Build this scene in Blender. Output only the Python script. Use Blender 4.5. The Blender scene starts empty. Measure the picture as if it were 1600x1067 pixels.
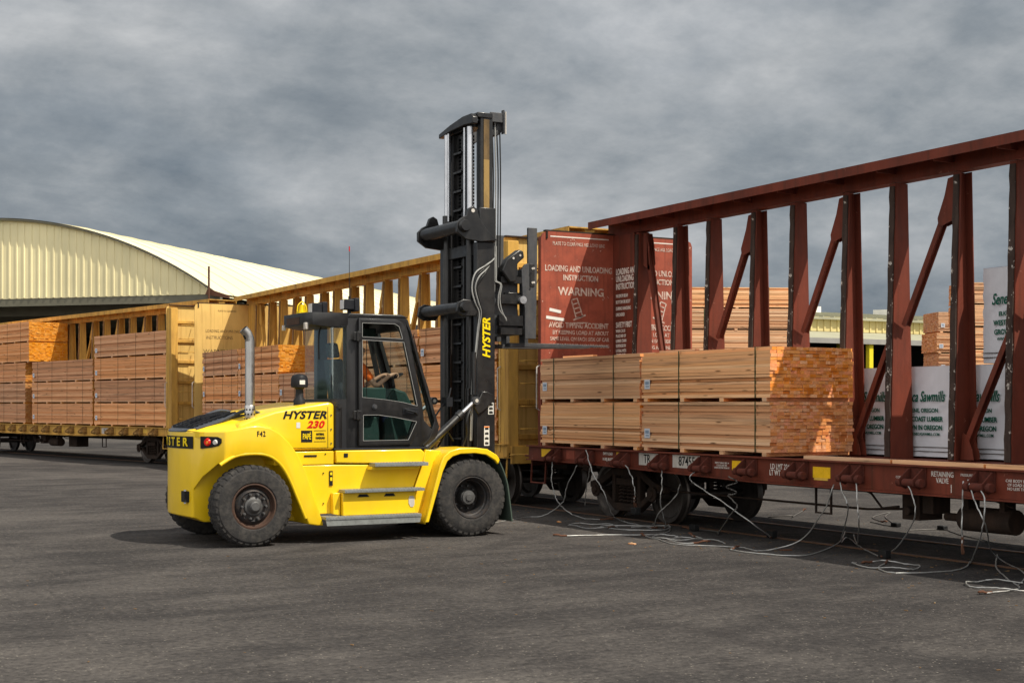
import bpy, bmesh, math, random
from mathutils import Vector, Matrix
R = math.radians
rnd = random.Random(7)
sc = bpy.context.scene
col = sc.collection

# ------------------------------------------------------------------ camera
H = 1.95
cam = bpy.data.objects.new('camera', bpy.data.cameras.new('camera'))
col.objects.link(cam)
cam.location = (0, 0, H)
cam.rotation_euler = (R(90), 0, R(-28.69))
cam.data.lens = 50.0
cam.data.sensor_width = 36.0
cam.data.shift_y = 98.5 / 1600
cam.data.clip_start = 0.3
cam.data.clip_end = 3000
sc.camera = cam

# ------------------------------------------------------------------ light
SUN = Vector((0.38, -0.62, 1.0)).normalized()
sun = bpy.data.objects.new('sun', bpy.data.lights.new('sun', 'SUN'))
col.objects.link(sun)
sun.data.energy = 4.7
sun.data.angle = R(0.55)
sun.data.color = (1.0, 0.93, 0.80)
sun.rotation_euler = SUN.to_track_quat('Z', 'Y').to_euler()
sc.view_settings.view_transform = 'Standard'
sc.view_settings.look = 'None'
sc.view_settings.exposure = 0.2
sc.view_settings.gamma = 1.0


def nd(nt, t, ins=None, **kw):
    n = nt.nodes.new(t)
    for k, v in kw.items():
        setattr(n, k, v)
    for k, v in (ins or {}).items():
        s = n.inputs[k]
        if hasattr(v, 'is_output'):
            nt.links.new(v, s)
        else:
            s.default_value = v
    return n


def mth(nt, op, a, b=0.0, c=0.0, clamp=False):
    n = nd(nt, 'ShaderNodeMath', {0: a, 1: b, 2: c}, operation=op)
    n.use_clamp = clamp
    return n.outputs[0]


def mix(nt, f, a, b, blend='MIX'):
    n = nt.nodes.new('ShaderNodeMix')
    n.data_type = 'RGBA'
    n.blend_type = blend
    for i, v in ((0, f), (6, a), (7, b)):
        if hasattr(v, 'is_output'):
            nt.links.new(v, n.inputs[i])
        else:
            n.inputs[i].default_value = v if i == 0 else (tuple(v) + (1,))[:4]
    return n.outputs[2]


def ramp(nt, fac, stops, interp='LINEAR'):
    n = nd(nt, 'ShaderNodeValToRGB', {0: fac})
    cr = n.color_ramp
    cr.interpolation = interp
    while len(cr.elements) < len(stops):
        cr.elements.new(0.5)
    for e, (p, c) in zip(cr.elements, stops):
        e.position = p
        e.color = (c, c, c, 1) if not hasattr(c, '__len__') else tuple(c) + (1,)
    return n.outputs[0]


def noise(nt, vec, scale, detail=4, rough=0.55, dist=0.0):
    return nd(nt, 'ShaderNodeTexNoise', {'Vector': vec, 'Scale': scale, 'Detail': detail, 'Roughness': rough, 'Distortion': dist}).outputs[0]


def vscale(nt, vec, s):
    return nd(nt, 'ShaderNodeVectorMath', {0: vec, 1: s}, operation='MULTIPLY').outputs[0]


# world: storm clouds ahead, unseen brighter cloud overhead and behind added to fill shaded sides
w = bpy.data.worlds.new('World')
sc.world = w
w.use_nodes = True
nt = w.node_tree
nt.nodes.clear()
tc = nd(nt, 'ShaderNodeTexCoord').outputs['Generated']
sx = nd(nt, 'ShaderNodeSeparateXYZ', {0: tc})
zc = mth(nt, 'MAXIMUM', sx.outputs[2], 0.0)
zz = mth(nt, 'ADD', zc, 0.34)
cx = mth(nt, 'DIVIDE', sx.outputs[0], zz)
cy = mth(nt, 'DIVIDE', sx.outputs[1], zz)
cv = nd(nt, 'ShaderNodeCombineXYZ', {0: cx, 1: cy, 2: 0.0}).outputs[0]
n1 = noise(nt, vscale(nt, cv, (0.85, 1.15, 1)), 1.5, 12, 0.60, 0.15)
n2 = noise(nt, vscale(nt, cv, (1.0, 0.85, 1)), 5.0, 12, 0.64, 0.15)
n3 = noise(nt, cv, 0.55, 2, 0.5)
m = mth(nt, 'ADD', mth(nt, 'MULTIPLY', n1, 0.68), mth(nt, 'MULTIPLY', n2, 0.32))
m = mth(nt, 'ADD', m, mth(nt, 'MULTIPLY', mth(nt, 'SUBTRACT', n3, 0.5), 0.7))
# darker towards the horizon
dk = ramp(nt, zc, [(0.0, 0.05), (0.05, 0.01), (0.14, 0.05), (0.30, 0.13)])
m = mth(nt, 'ADD', m, mth(nt, 'SUBTRACT', dk, 0.05))
cloud = ramp(nt, m, [(0.30, (0.108, 0.134, 0.164)), (0.42, (0.152, 0.182, 0.213)), (0.51, (0.238, 0.266, 0.292)), (0.60, (0.36, 0.380, 0.398)), (0.72, (0.56, 0.567, 0.573))])
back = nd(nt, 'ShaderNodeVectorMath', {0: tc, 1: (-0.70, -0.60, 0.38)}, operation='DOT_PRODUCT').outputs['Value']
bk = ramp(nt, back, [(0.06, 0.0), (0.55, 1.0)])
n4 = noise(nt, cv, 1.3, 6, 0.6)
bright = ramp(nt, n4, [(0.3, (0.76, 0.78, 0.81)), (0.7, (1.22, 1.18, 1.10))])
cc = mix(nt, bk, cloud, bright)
sky = nd(nt, 'ShaderNodeTexSky', sky_type='NISHITA')
sky.sun_disc = False
sky.sun_elevation = math.asin(SUN.z)
sky.sun_rotation = math.atan2(SUN.x, SUN.y)
bgs = nd(nt, 'ShaderNodeBackground', {0: sky.outputs[0], 1: 0.08})
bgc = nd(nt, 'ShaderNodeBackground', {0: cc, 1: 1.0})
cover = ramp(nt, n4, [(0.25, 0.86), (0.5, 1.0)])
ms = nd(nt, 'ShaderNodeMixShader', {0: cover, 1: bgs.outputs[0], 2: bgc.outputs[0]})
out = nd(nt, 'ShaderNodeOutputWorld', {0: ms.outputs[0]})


# ------------------------------------------------------------------ materials
def newmat(name):
    m = bpy.data.materials.new(name)
    m.use_nodes = True
    nt = m.node_tree
    nt.nodes.clear()
    b = nd(nt, 'ShaderNodeBsdfPrincipled')
    nd(nt, 'ShaderNodeOutputMaterial', {0: b.outputs[0]})
    return m, nt, b


def objco(nt):
    return nd(nt, 'ShaderNodeTexCoord').outputs['Object']


def paint(name, c, rough=0.5, metal=0.0, dirt=None, amt=0.5, scale=2.0, spot=None, spotamt=0.62, spotscale=9, streak=True, bump=0.15, coat=0.0, runs=None):
    m, nt, b = newmat(name)
    v = objco(nt)
    c = tuple(c)
    base = mix(nt, ramp(nt, noise(nt, v, scale * 0.6, 3), [(0.3, 0.0), (0.7, 1.0)]), [x * 0.88 for x in c], [min(1, x * 1.10) for x in c])
    if dirt:
        vv = vscale(nt, v, (1, 1, 0.28)) if streak else v
        f = ramp(nt, noise(nt, vv, scale * 2, 7, 0.65), [(0.42, 0.0), (0.75, amt)])
        base = mix(nt, f, base, dirt)
    if runs:
        f = ramp(nt, noise(nt, vscale(nt, v, (11, 11, 0.45)), 1.0, 5, 0.6), [(0.54, 0.0), (0.68, 0.7)])
        base = mix(nt, f, base, runs)
    if spot:
        f = ramp(nt, noise(nt, v, spotscale, 6, 0.7), [(spotamt, 0.0), (spotamt + 0.035, 0.85)])
        base = mix(nt, f, base, spot)
    nt.links.new(base, b.inputs['Base Color'])
    nt.links.new(ramp(nt, noise(nt, v, 4 * scale, 5), [(0.3, max(0.03, rough - 0.08)), (0.7, min(1, rough + 0.12))]), b.inputs['Roughness'])
    b.inputs['Metallic'].default_value = metal
    b.inputs['Specular IOR Level'].default_value = 0.5 if (metal > 0.2 or coat) else 0.18
    b.inputs['Coat Weight'].default_value = coat
    b.inputs['Coat Roughness'].default_value = 0.12
    if bump:
        bp = nd(nt, 'ShaderNodeBump', {'Strength': bump, 'Distance': 0.01, 'Height': noise(nt, v, 30, 4)})
        nt.links.new(bp.outputs[0], b.inputs['Normal'])
    return m


def flat(name, c, rough=0.6, metal=0.0):
    return paint(name, c, rough, metal, bump=0.0)


def emis(name, c, s, base=(0.5, 0.5, 0.5)):
    m, nt, b = newmat(name)
    b.inputs['Base Color'].default_value = tuple(base) + (1,)
    b.inputs['Emission Color'].default_value = tuple(c) + (1,)
    b.inputs['Emission Strength'].default_value = s
    return m


def glass_mat(name, tint, refl=0.12):
    m = bpy.data.materials.new(name)
    m.use_nodes = True
    nt = m.node_tree
    nt.nodes.clear()
    tr = nd(nt, 'ShaderNodeBsdfTransparent', {0: tuple(tint) + (1,)})
    gl = nd(nt, 'ShaderNodeBsdfGlossy', {0: (0.9, 0.95, 0.95, 1), 1: 0.03})
    fr = nd(nt, 'ShaderNodeFresnel', {0: 1.5})
    f = mth(nt, 'MINIMUM', mth(nt, 'ADD', mth(nt, 'MULTIPLY', fr.outputs[0], 0.28), 0.0), 1.0)
    mx = nd(nt, 'ShaderNodeMixShader', {0: f, 1: tr.outputs[0], 2: gl.outputs[0]})
    nd(nt, 'ShaderNodeOutputMaterial', {0: mx.outputs[0]})
    return m


def wood(name, tones, endtones, dark=0.5):
    m, nt, b = newmat(name)
    tcn = nd(nt, 'ShaderNodeTexCoord')
    v = tcn.outputs['Object']
    g = nd(nt, 'ShaderNodeNewGeometry')
    rnd_i = g.outputs['Random Per Island']
    oi = nd(nt, 'ShaderNodeObjectInfo').outputs['Random']
    off = nd(nt, 'ShaderNodeVectorMath', {0: v, 1: nd(nt, 'ShaderNodeCombineXYZ', {0: mth(nt, 'MULTIPLY', rnd_i, 37.0), 1: mth(nt, 'MULTIPLY', rnd_i, 91.0), 2: mth(nt, 'MULTIPLY', oi, 55.0)}).outputs[0]}, operation='ADD').outputs[0]
    side = ramp(nt, rnd_i, [(i / (len(tones) - 1), t) for i, t in enumerate(tones)])
    grain = noise(nt, vscale(nt, off, (30, 0.8, 60)), 1.0, 6, 0.65, 0.6)
    side = mix(nt, ramp(nt, grain, [(0.35, 0.55), (0.6, 0.0)]), side, [x * 0.55 for x in tones[0]])
    kn = nd(nt, 'ShaderNodeTexVoronoi', {'Vector': vscale(nt, off, (5, 1.6, 9)), 'Scale': 1.0}).outputs['Distance']
    side = mix(nt, ramp(nt, kn, [(0.06, 0.85), (0.15, 0.0)]), side, (0.10, 0.045, 0.02))
    st = noise(nt, vscale(nt, off, (2, 0.5, 14)), 1.0, 3)
    side = mix(nt, ramp(nt, st, [(0.57, 0.0), (0.68, dark)]), side, (0.13, 0.075, 0.045))
    r2 = nd(nt, 'ShaderNodeTexWhiteNoise', {'Vector': nd(nt, 'ShaderNodeCombineXYZ', {0: rnd_i, 1: oi, 2: 0.3}).outputs[0]}).outputs['Value']
    end = ramp(nt, r2, [(i / (len(endtones) - 1), t) for i, t in enumerate(endtones)])
    en = noise(nt, vscale(nt, off, (25, 1, 60)), 1.0, 5, 0.7)
    end = mix(nt, ramp(nt, en, [(0.4, 0.55), (0.65, 0.0)]), end, [x * 0.45 for x in endtones[0]])
    blot = noise(nt, v, 2.2, 4, 0.6)
    end = mix(nt, ramp(nt, blot, [(0.56, 0.0), (0.70, 0.35)]), end, (0.30, 0.10, 0.025))
    ny = nd(nt, 'ShaderNodeSeparateXYZ', {0: tcn.outputs['Normal']}).outputs[1]
    isend = mth(nt, 'GREATER_THAN', mth(nt, 'ABSOLUTE', ny), 0.7)
    c = mix(nt, isend, side, end)
    hs = nd(nt, 'ShaderNodeHueSaturation', {'Color': c, 'Value': mth(nt, 'ADD', mth(nt, 'MULTIPLY', oi, 0.34), 0.80), 'Saturation': mth(nt, 'ADD', mth(nt, 'MULTIPLY', oi, 0.15), 0.96)})
    nt.links.new(hs.outputs[0], b.inputs['Base Color'])
    b.inputs['Roughness'].default_value = 0.8
    b.inputs['Specular IOR Level'].default_value = 0.2
    bp = nd(nt, 'ShaderNodeBump', {'Strength': 0.35, 'Distance': 0.004, 'Height': grain})
    nt.links.new(bp.outputs[0], b.inputs['Normal'])
    return m


M = {}
M['red'] = paint('railcar red paint', (0.175, 0.040, 0.023), 0.6, runs=(0.085, 0.030, 0.018), dirt=(0.055, 0.022, 0.016), amt=0.8, scale=1.4, spot=(0.34, 0.13, 0.09), spotamt=0.66, spotscale=5)
M['red_panel'] = paint('bulkhead red paint', (0.345, 0.084, 0.050), 0.6, runs=(0.20, 0.055, 0.035), dirt=(0.15, 0.04, 0.028), amt=0.85, scale=1.5, spot=(0.60, 0.38, 0.30), spotamt=0.635, spotscale=6, streak=False)
M['ochre'] = paint('railcar yellow paint', (0.60, 0.345, 0.075), 0.6, runs=(0.24, 0.12, 0.035), dirt=(0.20, 0.11, 0.04), amt=0.65, scale=1.6, spot=(0.13, 0.07, 0.035), spotamt=0.66, spotscale=6)
M['ochre_panel'] = paint('bulkhead yellow paint', (0.66, 0.44, 0.14), 0.6, runs=(0.42, 0.25, 0.07), dirt=(0.40, 0.24, 0.08), amt=0.5, scale=1.2, spot=(0.13, 0.07, 0.035), spotamt=0.68, spotscale=8)
M['wear'] = paint('worn rub strip', (0.062, 0.042, 0.034), 0.8, dirt=(0.018, 0.013, 0.012), amt=0.8, scale=6, spot=(0.60, 0.55, 0.49), spotamt=0.595, spotscale=9)
M['wear_y'] = paint('worn yellow rub strip', (0.24, 0.14, 0.06), 0.8, dirt=(0.05, 0.03, 0.02), amt=0.8, scale=6, spot=(0.45, 0.36, 0.22), spotamt=0.60, spotscale=10)
M['winch'] = paint('winch dark red paint', (0.11, 0.028, 0.018), 0.75, dirt=(0.05, 0.022, 0.018), amt=0.8, scale=8, streak=False)
M['winch_y'] = paint('winch rusty yellow paint', (0.34, 0.19, 0.06), 0.75, dirt=(0.07, 0.04, 0.02), amt=0.9, scale=8, streak=False)
M['under'] = paint('grimy running gear steel', (0.032, 0.022, 0.017), 0.8, dirt=(0.075, 0.042, 0.028), amt=0.6, scale=4, bump=0.4)
M['wheelsteel'] = paint('polished wheel tread steel', (0.10, 0.085, 0.075), 0.4, 0.6, dirt=(0.035, 0.024, 0.018), amt=0.8, scale=5)
M['rail'] = paint('rail steel', (0.13, 0.075, 0.05), 0.5, 0.5, dirt=(0.24, 0.11, 0.05), amt=0.8, scale=3)
M['stencil'] = flat('white stencil paint', (0.72, 0.66, 0.60), 0.7)
M['stencil_worn'] = paint('worn stencil paint', (0.66, 0.54, 0.46), 0.7, dirt=(0.33, 0.08, 0.05), amt=1.0, scale=7, streak=False, bump=0)
M['stencil_dark'] = paint('worn black stencil paint', (0.07, 0.05, 0.03), 0.7, dirt=(0.60, 0.40, 0.13), amt=0.9, scale=6, streak=False, bump=0)
M['placard'] = paint('white placard paint', (0.55, 0.52, 0.48), 0.6, dirt=(0.25, 0.2, 0.16), amt=0.6, scale=5)
M['ink'] = flat('black lettering', (0.015, 0.015, 0.015), 0.5)
M['reflector'] = paint('yellow reflector', (0.85, 0.50, 0.02), 0.3, dirt=(0.5, 0.28, 0.03), amt=0.3, scale=10, bump=0)
M['reflector_pale'] = paint('dull yellow reflector', (0.72, 0.45, 0.08), 0.5, dirt=(0.35, 0.2, 0.05), amt=0.5, scale=10, bump=0)
M['steelwire'] = paint('galvanised wire', (0.42, 0.42, 0.41), 0.45, 0.6, dirt=(0.2, 0.17, 0.14), amt=0.7, scale=5, bump=0)
M['wire_dark'] = paint('dull wire', (0.13, 0.12, 0.11), 0.6, 0.3, bump=0)
M['rust'] = paint('rusty iron', (0.12, 0.055, 0.033), 0.85, dirt=(0.06, 0.03, 0.02), amt=0.7, scale=20, bump=0.3)
M['deckwood'] = wood('deck board wood', [(0.42, 0.27, 0.15), (0.55, 0.38, 0.22)], [(0.5, 0.3, 0.14), (0.6, 0.4, 0.2)])
M['fir'] = wood('fir lumber', [(0.74, 0.41, 0.22), (0.86, 0.55, 0.33), (0.62, 0.31, 0.16), (0.90, 0.61, 0.39), (0.76, 0.43, 0.24), (0.86, 0.50, 0.29), (0.54, 0.28, 0.15)],
               [(0.92, 0.37, 0.13), (0.95, 0.48, 0.22), (0.58, 0.18, 0.06), (0.95, 0.58, 0.36), (0.90, 0.39, 0.16), (0.95, 0.43, 0.27), (0.72, 0.25, 0.08), (0.94, 0.46, 0.20)])
M['cedar'] = wood('hemlock lumber', [(0.72, 0.34, 0.17), (0.84, 0.45, 0.25), (0.64, 0.28, 0.13), (0.88, 0.52, 0.30), (0.76, 0.38, 0.19), (0.54, 0.25, 0.12)],
                 [(0.62, 0.26, 0.06), (0.68, 0.34, 0.10), (0.52, 0.19, 0.045), (0.70, 0.38, 0.13)])
M['strap'] = flat('green steel strap', (0.02, 0.05, 0.02), 0.4)
M['strap_dark'] = flat('dark steel strap', (0.05, 0.035, 0.02), 0.5)
M['tag'] = flat('white paper tag', (0.62, 0.66, 0.72), 0.7)
M['tagink'] = flat('tag print', (0.25, 0.32, 0.42), 0.7)
M['wrap'] = paint('white lumber wrap', (0.74, 0.755, 0.80), 0.4, dirt=(0.50, 0.51, 0.55), amt=0.4, scale=1.5, bump=0.25)
M['wrap_ink'] = flat('green print', (0.0, 0.10, 0.06), 0.6)
# forklift
M['fyellow'] = paint('glossy yellow paint', (0.88, 0.575, 0.006), 0.36, dirt=(0.52, 0.34, 0.03), amt=0.30, spot=(0.45, 0.30, 0.06), spotamt=0.70, spotscale=14, scale=1.3, bump=0, coat=0.35)
M['fblack'] = paint('satin black paint', (0.011, 0.011, 0.012), 0.36, coat=0.12, dirt=(0.035, 0.032, 0.029), amt=0.45, scale=3, bump=0.05)
M['mastblack'] = paint('mast black paint', (0.010, 0.010, 0.011), 0.34, coat=0.10, dirt=(0.048, 0.043, 0.038), amt=0.55, scale=2.2, bump=0.05)
M['carrsteel'] = paint('carriage dark steel', (0.055, 0.058, 0.065), 0.5, 0.3, dirt=(0.12, 0.11, 0.10), amt=0.6, scale=4)
M['plastic'] = paint('black plastic', (0.014, 0.015, 0.018), 0.5, dirt=(0.04, 0.04, 0.045), amt=0.35, scale=3)
M['grilleblue'] = paint('dark grey cowl', (0.045, 0.052, 0.065), 0.4, dirt=(0.10, 0.10, 0.11), amt=0.4, scale=3)
M['rubber'] = paint('tyre rubber', (0.030, 0.029, 0.029), 0.85, dirt=(0.10, 0.09, 0.08), amt=0.6, scale=5, streak=False, bump=0.5)
M['rim'] = paint('wheel rim', (0.03, 0.03, 0.032), 0.5, 0.2, dirt=(0.10, 0.07, 0.05), amt=0.6, scale=8, streak=False)
M['hub'] = paint('wheel hub', (0.10, 0.10, 0.10), 0.5, 0.3, dirt=(0.05, 0.04, 0.035), amt=0.6, scale=12, streak=False)
M['rimrust'] = paint('rusty rim edge', (0.075, 0.042, 0.030), 0.7, dirt=(0.04, 0.035, 0.03), amt=0.7, scale=8, streak=False)
M['chrome'] = paint('chrome rod', (0.66, 0.67, 0.70), 0.28, 0.75, bump=0)
M['stainless'] = paint('stainless exhaust', (0.55, 0.54, 0.52), 0.32, 1.0, dirt=(0.35, 0.32, 0.28), amt=0.4, scale=3, bump=0)
M['galv'] = paint('galvanised tread', (0.33, 0.35, 0.34), 0.5, 0.6, dirt=(0.16, 0.16, 0.15), amt=0.7, scale=9, streak=False)
M['grease'] = paint('greased mast wear face', (0.34, 0.22, 0.08), 0.45, dirt=(0.05, 0.04, 0.03), amt=0.95, scale=1.8)
M['grease_dark'] = paint('oily mast wear face', (0.17, 0.11, 0.05), 0.4, dirt=(0.03, 0.025, 0.02), amt=0.95, scale=3)
M['hose'] = flat('rubber hose', (0.02, 0.02, 0.02), 0.35)
M['hosegrey'] = flat('worn hose', (0.30, 0.30, 0.29), 0.4)
M['chain'] = paint('oily chain', (0.045, 0.04, 0.035), 0.4, 0.6, bump=0.6)
M['glass'] = glass_mat('cab glass', (0.95, 0.985, 0.97))
M['lens_red'] = flat('red lamp lens', (0.75, 0.02, 0.015), 0.2)
M['lens_orange'] = flat('orange lamp lens', (0.9, 0.25, 0.02), 0.2)
M['lens_clear'] = flat('clear lamp lens', (0.65, 0.63, 0.6), 0.15)
M['decal_red'] = flat('red decal', (0.60, 0.012, 0.010), 0.4)
M['decal_yellow'] = flat('yellow decal', (0.86, 0.62, 0.01), 0.4)
M['label'] = paint('warning decal', (0.68, 0.68, 0.65), 0.5, bump=0)
M['mudflap'] = flat('green grey mud flap', (0.055, 0.075, 0.06), 0.6)
M['seat'] = flat('seat fabric', (0.035, 0.045, 0.055), 0.9)
M['console'] = flat('grey green console', (0.022, 0.05, 0.045), 0.5)
M['skin'] = flat('skin', (0.55, 0.33, 0.23), 0.5)
M['vest'] = flat('orange safety vest', (0.85, 0.16, 0.03), 0.8)
M['shirt'] = flat('grey shirt', (0.25, 0.27, 0.28), 0.9)
M['jeans'] = flat('blue jeans', (0.05, 0.08, 0.16), 0.9)
M['boot'] = flat('brown boots', (0.06, 0.035, 0.02), 0.7)
M['hair'] = flat('brown hair', (0.06, 0.035, 0.02), 0.9)
M['white'] = flat('white enamel', (0.75, 0.74, 0.70), 0.5)
M['eye'] = flat('eye', (0.02, 0.015, 0.01), 0.2)
# buildings
M['cladding'] = paint('pale cream cladding', (0.88, 0.78, 0.46), 0.5, dirt=(0.42, 0.40, 0.25), amt=0.4, scale=0.25, bump=0)
M['roof'] = paint('cream roof sheet', (0.78, 0.72, 0.50), 0.5, dirt=(0.66, 0.60, 0.42), amt=0.5, scale=0.06, streak=False, bump=0)
M['shedwall'] = paint('yellow shed cladding', (0.62, 0.52, 0.24), 0.5, dirt=(0.5, 0.4, 0.2), amt=0.4, scale=0.3, bump=0)
M['shedroof'] = paint('grey green shed roof', (0.36, 0.35, 0.25), 0.6, dirt=(0.25, 0.24, 0.18), amt=0.6, scale=0.3, bump=0)
M['fascia'] = flat('dark fascia', (0.16, 0.15, 0.11), 0.7)
M['trimyel'] = flat('yellow column paint', (0.75, 0.62, 0.03), 0.5)
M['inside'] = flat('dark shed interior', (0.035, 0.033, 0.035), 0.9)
M['concrete'] = paint('concrete', (0.30, 0.29, 0.27), 0.9, bump=0)


def asphalt():
    m, nt, b = newmat('asphalt')
    v = objco(nt)
    big = noise(nt, v, 0.11, 5, 0.6, 0.5)
    mid = noise(nt, v, 0.8, 8, 0.7, 0.6)
    st = noise(nt, vscale(nt, v, (0.25, 1.3, 1)), 1.0, 8, 0.7, 0.5)
    fine = noise(nt, v, 14, 6, 0.8)
    f = mth(nt, 'ADD', mth(nt, 'MULTIPLY', big, 0.42), mth(nt, 'ADD', mth(nt, 'MULTIPLY', mid, 0.28), mth(nt, 'MULTIPLY', st, 0.30)))
    c = ramp(nt, f, [(0.36, (0.026, 0.025, 0.026)), (0.45, (0.048, 0.044, 0.043)), (0.52, (0.078, 0.071, 0.067)), (0.61, (0.122, 0.110, 0.101))])
    c = mix(nt, ramp(nt, fine, [(0.40, 0.55), (0.52, 0.0)]), c, (0.018, 0.017, 0.017))
    c = mix(nt, ramp(nt, fine, [(0.54, 0.0), (0.66, 0.3)]), c, (0.19, 0.17, 0.15))
    vo = nd(nt, 'ShaderNodeTexVoronoi', {'Vector': v, 'Scale': 26.0})
    sp = ramp(nt, vo.outputs['Distance'], [(0.14, 1.0), (0.26, 0.0)])
    pick = ramp(nt, nd(nt, 'ShaderNodeTexWhiteNoise', {'Vector': vo.outputs['Position']}).outputs['Value'], [(0.72, 0.0), (0.95, 0.75)])
    c = mix(nt, mth(nt, 'MULTIPLY', sp, pick), c, (0.30, 0.27, 0.23))
    # fine cracks, oil stains
    cr = nd(nt, 'ShaderNodeTexVoronoi', {'Vector': nd(nt, 'ShaderNodeVectorMath', {0: v, 1: vscale(nt, nd(nt, 'ShaderNodeTexNoise', {'Vector': v, 'Scale': 1.5, 'Detail': 4}).outputs['Color'], (0.5, 0.5, 0))}, operation='ADD').outputs[0], 'Scale': 0.28}, feature='DISTANCE_TO_EDGE').outputs['Distance']
    c = mix(nt, ramp(nt, cr, [(0.0, 0.22), (0.005, 0.0)]), c, (0.015, 0.014, 0.014))
    for cx_, cy_, r_ in ((-3.0, 32.0, 17.0), (-3.0, 32.0, 19.1), (22.0, -12.0, 24.0), (22.0, -12.0, 26.2), (2.0, 60.0, 47.0), (2.0, 60.0, 49.1)):
        dl = nd(nt, 'ShaderNodeVectorMath', {0: v, 1: (cx_, cy_, 0)}, operation='DISTANCE').outputs['Value']
        dd = mth(nt, 'ABSOLUTE', mth(nt, 'SUBTRACT', dl, r_))
        msk = mth(nt, 'MULTIPLY', ramp(nt, dd, [(0.10, 0.42), (0.26, 0.0)]), ramp(nt, noise(nt, v, 0.7, 5, 0.7), [(0.42, 0.0), (0.6, 1.0)]))
        c = mix(nt, msk, c, (0.022, 0.021, 0.022))
    oil = noise(nt, v, 0.45, 3, 0.5)
    c = mix(nt, ramp(nt, oil, [(0.62, 0.0), (0.70, 0.45)]), c, (0.022, 0.020, 0.021))
    nt.links.new(c, b.inputs['Base Color'])
    b.inputs['Roughness'].default_value = 0.93
    b.inputs['Specular IOR Level'].default_value = 0.12
    h = mth(nt, 'ADD', mth(nt, 'MULTIPLY', fine, 1.0), mth(nt, 'MULTIPLY', vo.outputs['Distance'], 0.5))
    bp = nd(nt, 'ShaderNodeBump', {'Strength': 0.8, 'Distance': 0.02, 'Height': h})
    nt.links.new(bp.outputs[0], b.inputs['Normal'])
    return m


M['asphalt'] = asphalt()


# ------------------------------------------------------------------ mesh helpers
def tag(o, label=None, cat=None, group=None, kind=None):
    for k, v in (('label', label), ('category', cat), ('group', group), ('kind', kind)):
        if v:
            o[k] = v
    return o


def empty(name, loc, rz=0.0, label=None, cat=None, group=None):
    o = bpy.data.objects.new(name, None)
    col.objects.link(o)
    o.empty_display_size = 0.3
    o.location = loc
    o.rotation_euler = (0, 0, rz)
    return tag(o, label, cat, group)


def copy_tree(o, parent=None):
    c = o.copy()
    col.objects.link(c)
    c.parent = parent
    for ch in KIDS.get(o.name, []):
        copy_child(ch, c)
    return c


KIDS = {}


def copy_child(ch, p):
    d = ch.copy()
    col.objects.link(d)
    d.parent = p
    for g in KIDS.get(ch.name, []):
        copy_child(g, d)


def reg(o, parent):
    if parent is not None:
        o.parent = parent
        KIDS.setdefault(parent.name, []).append(o)
    return o


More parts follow.
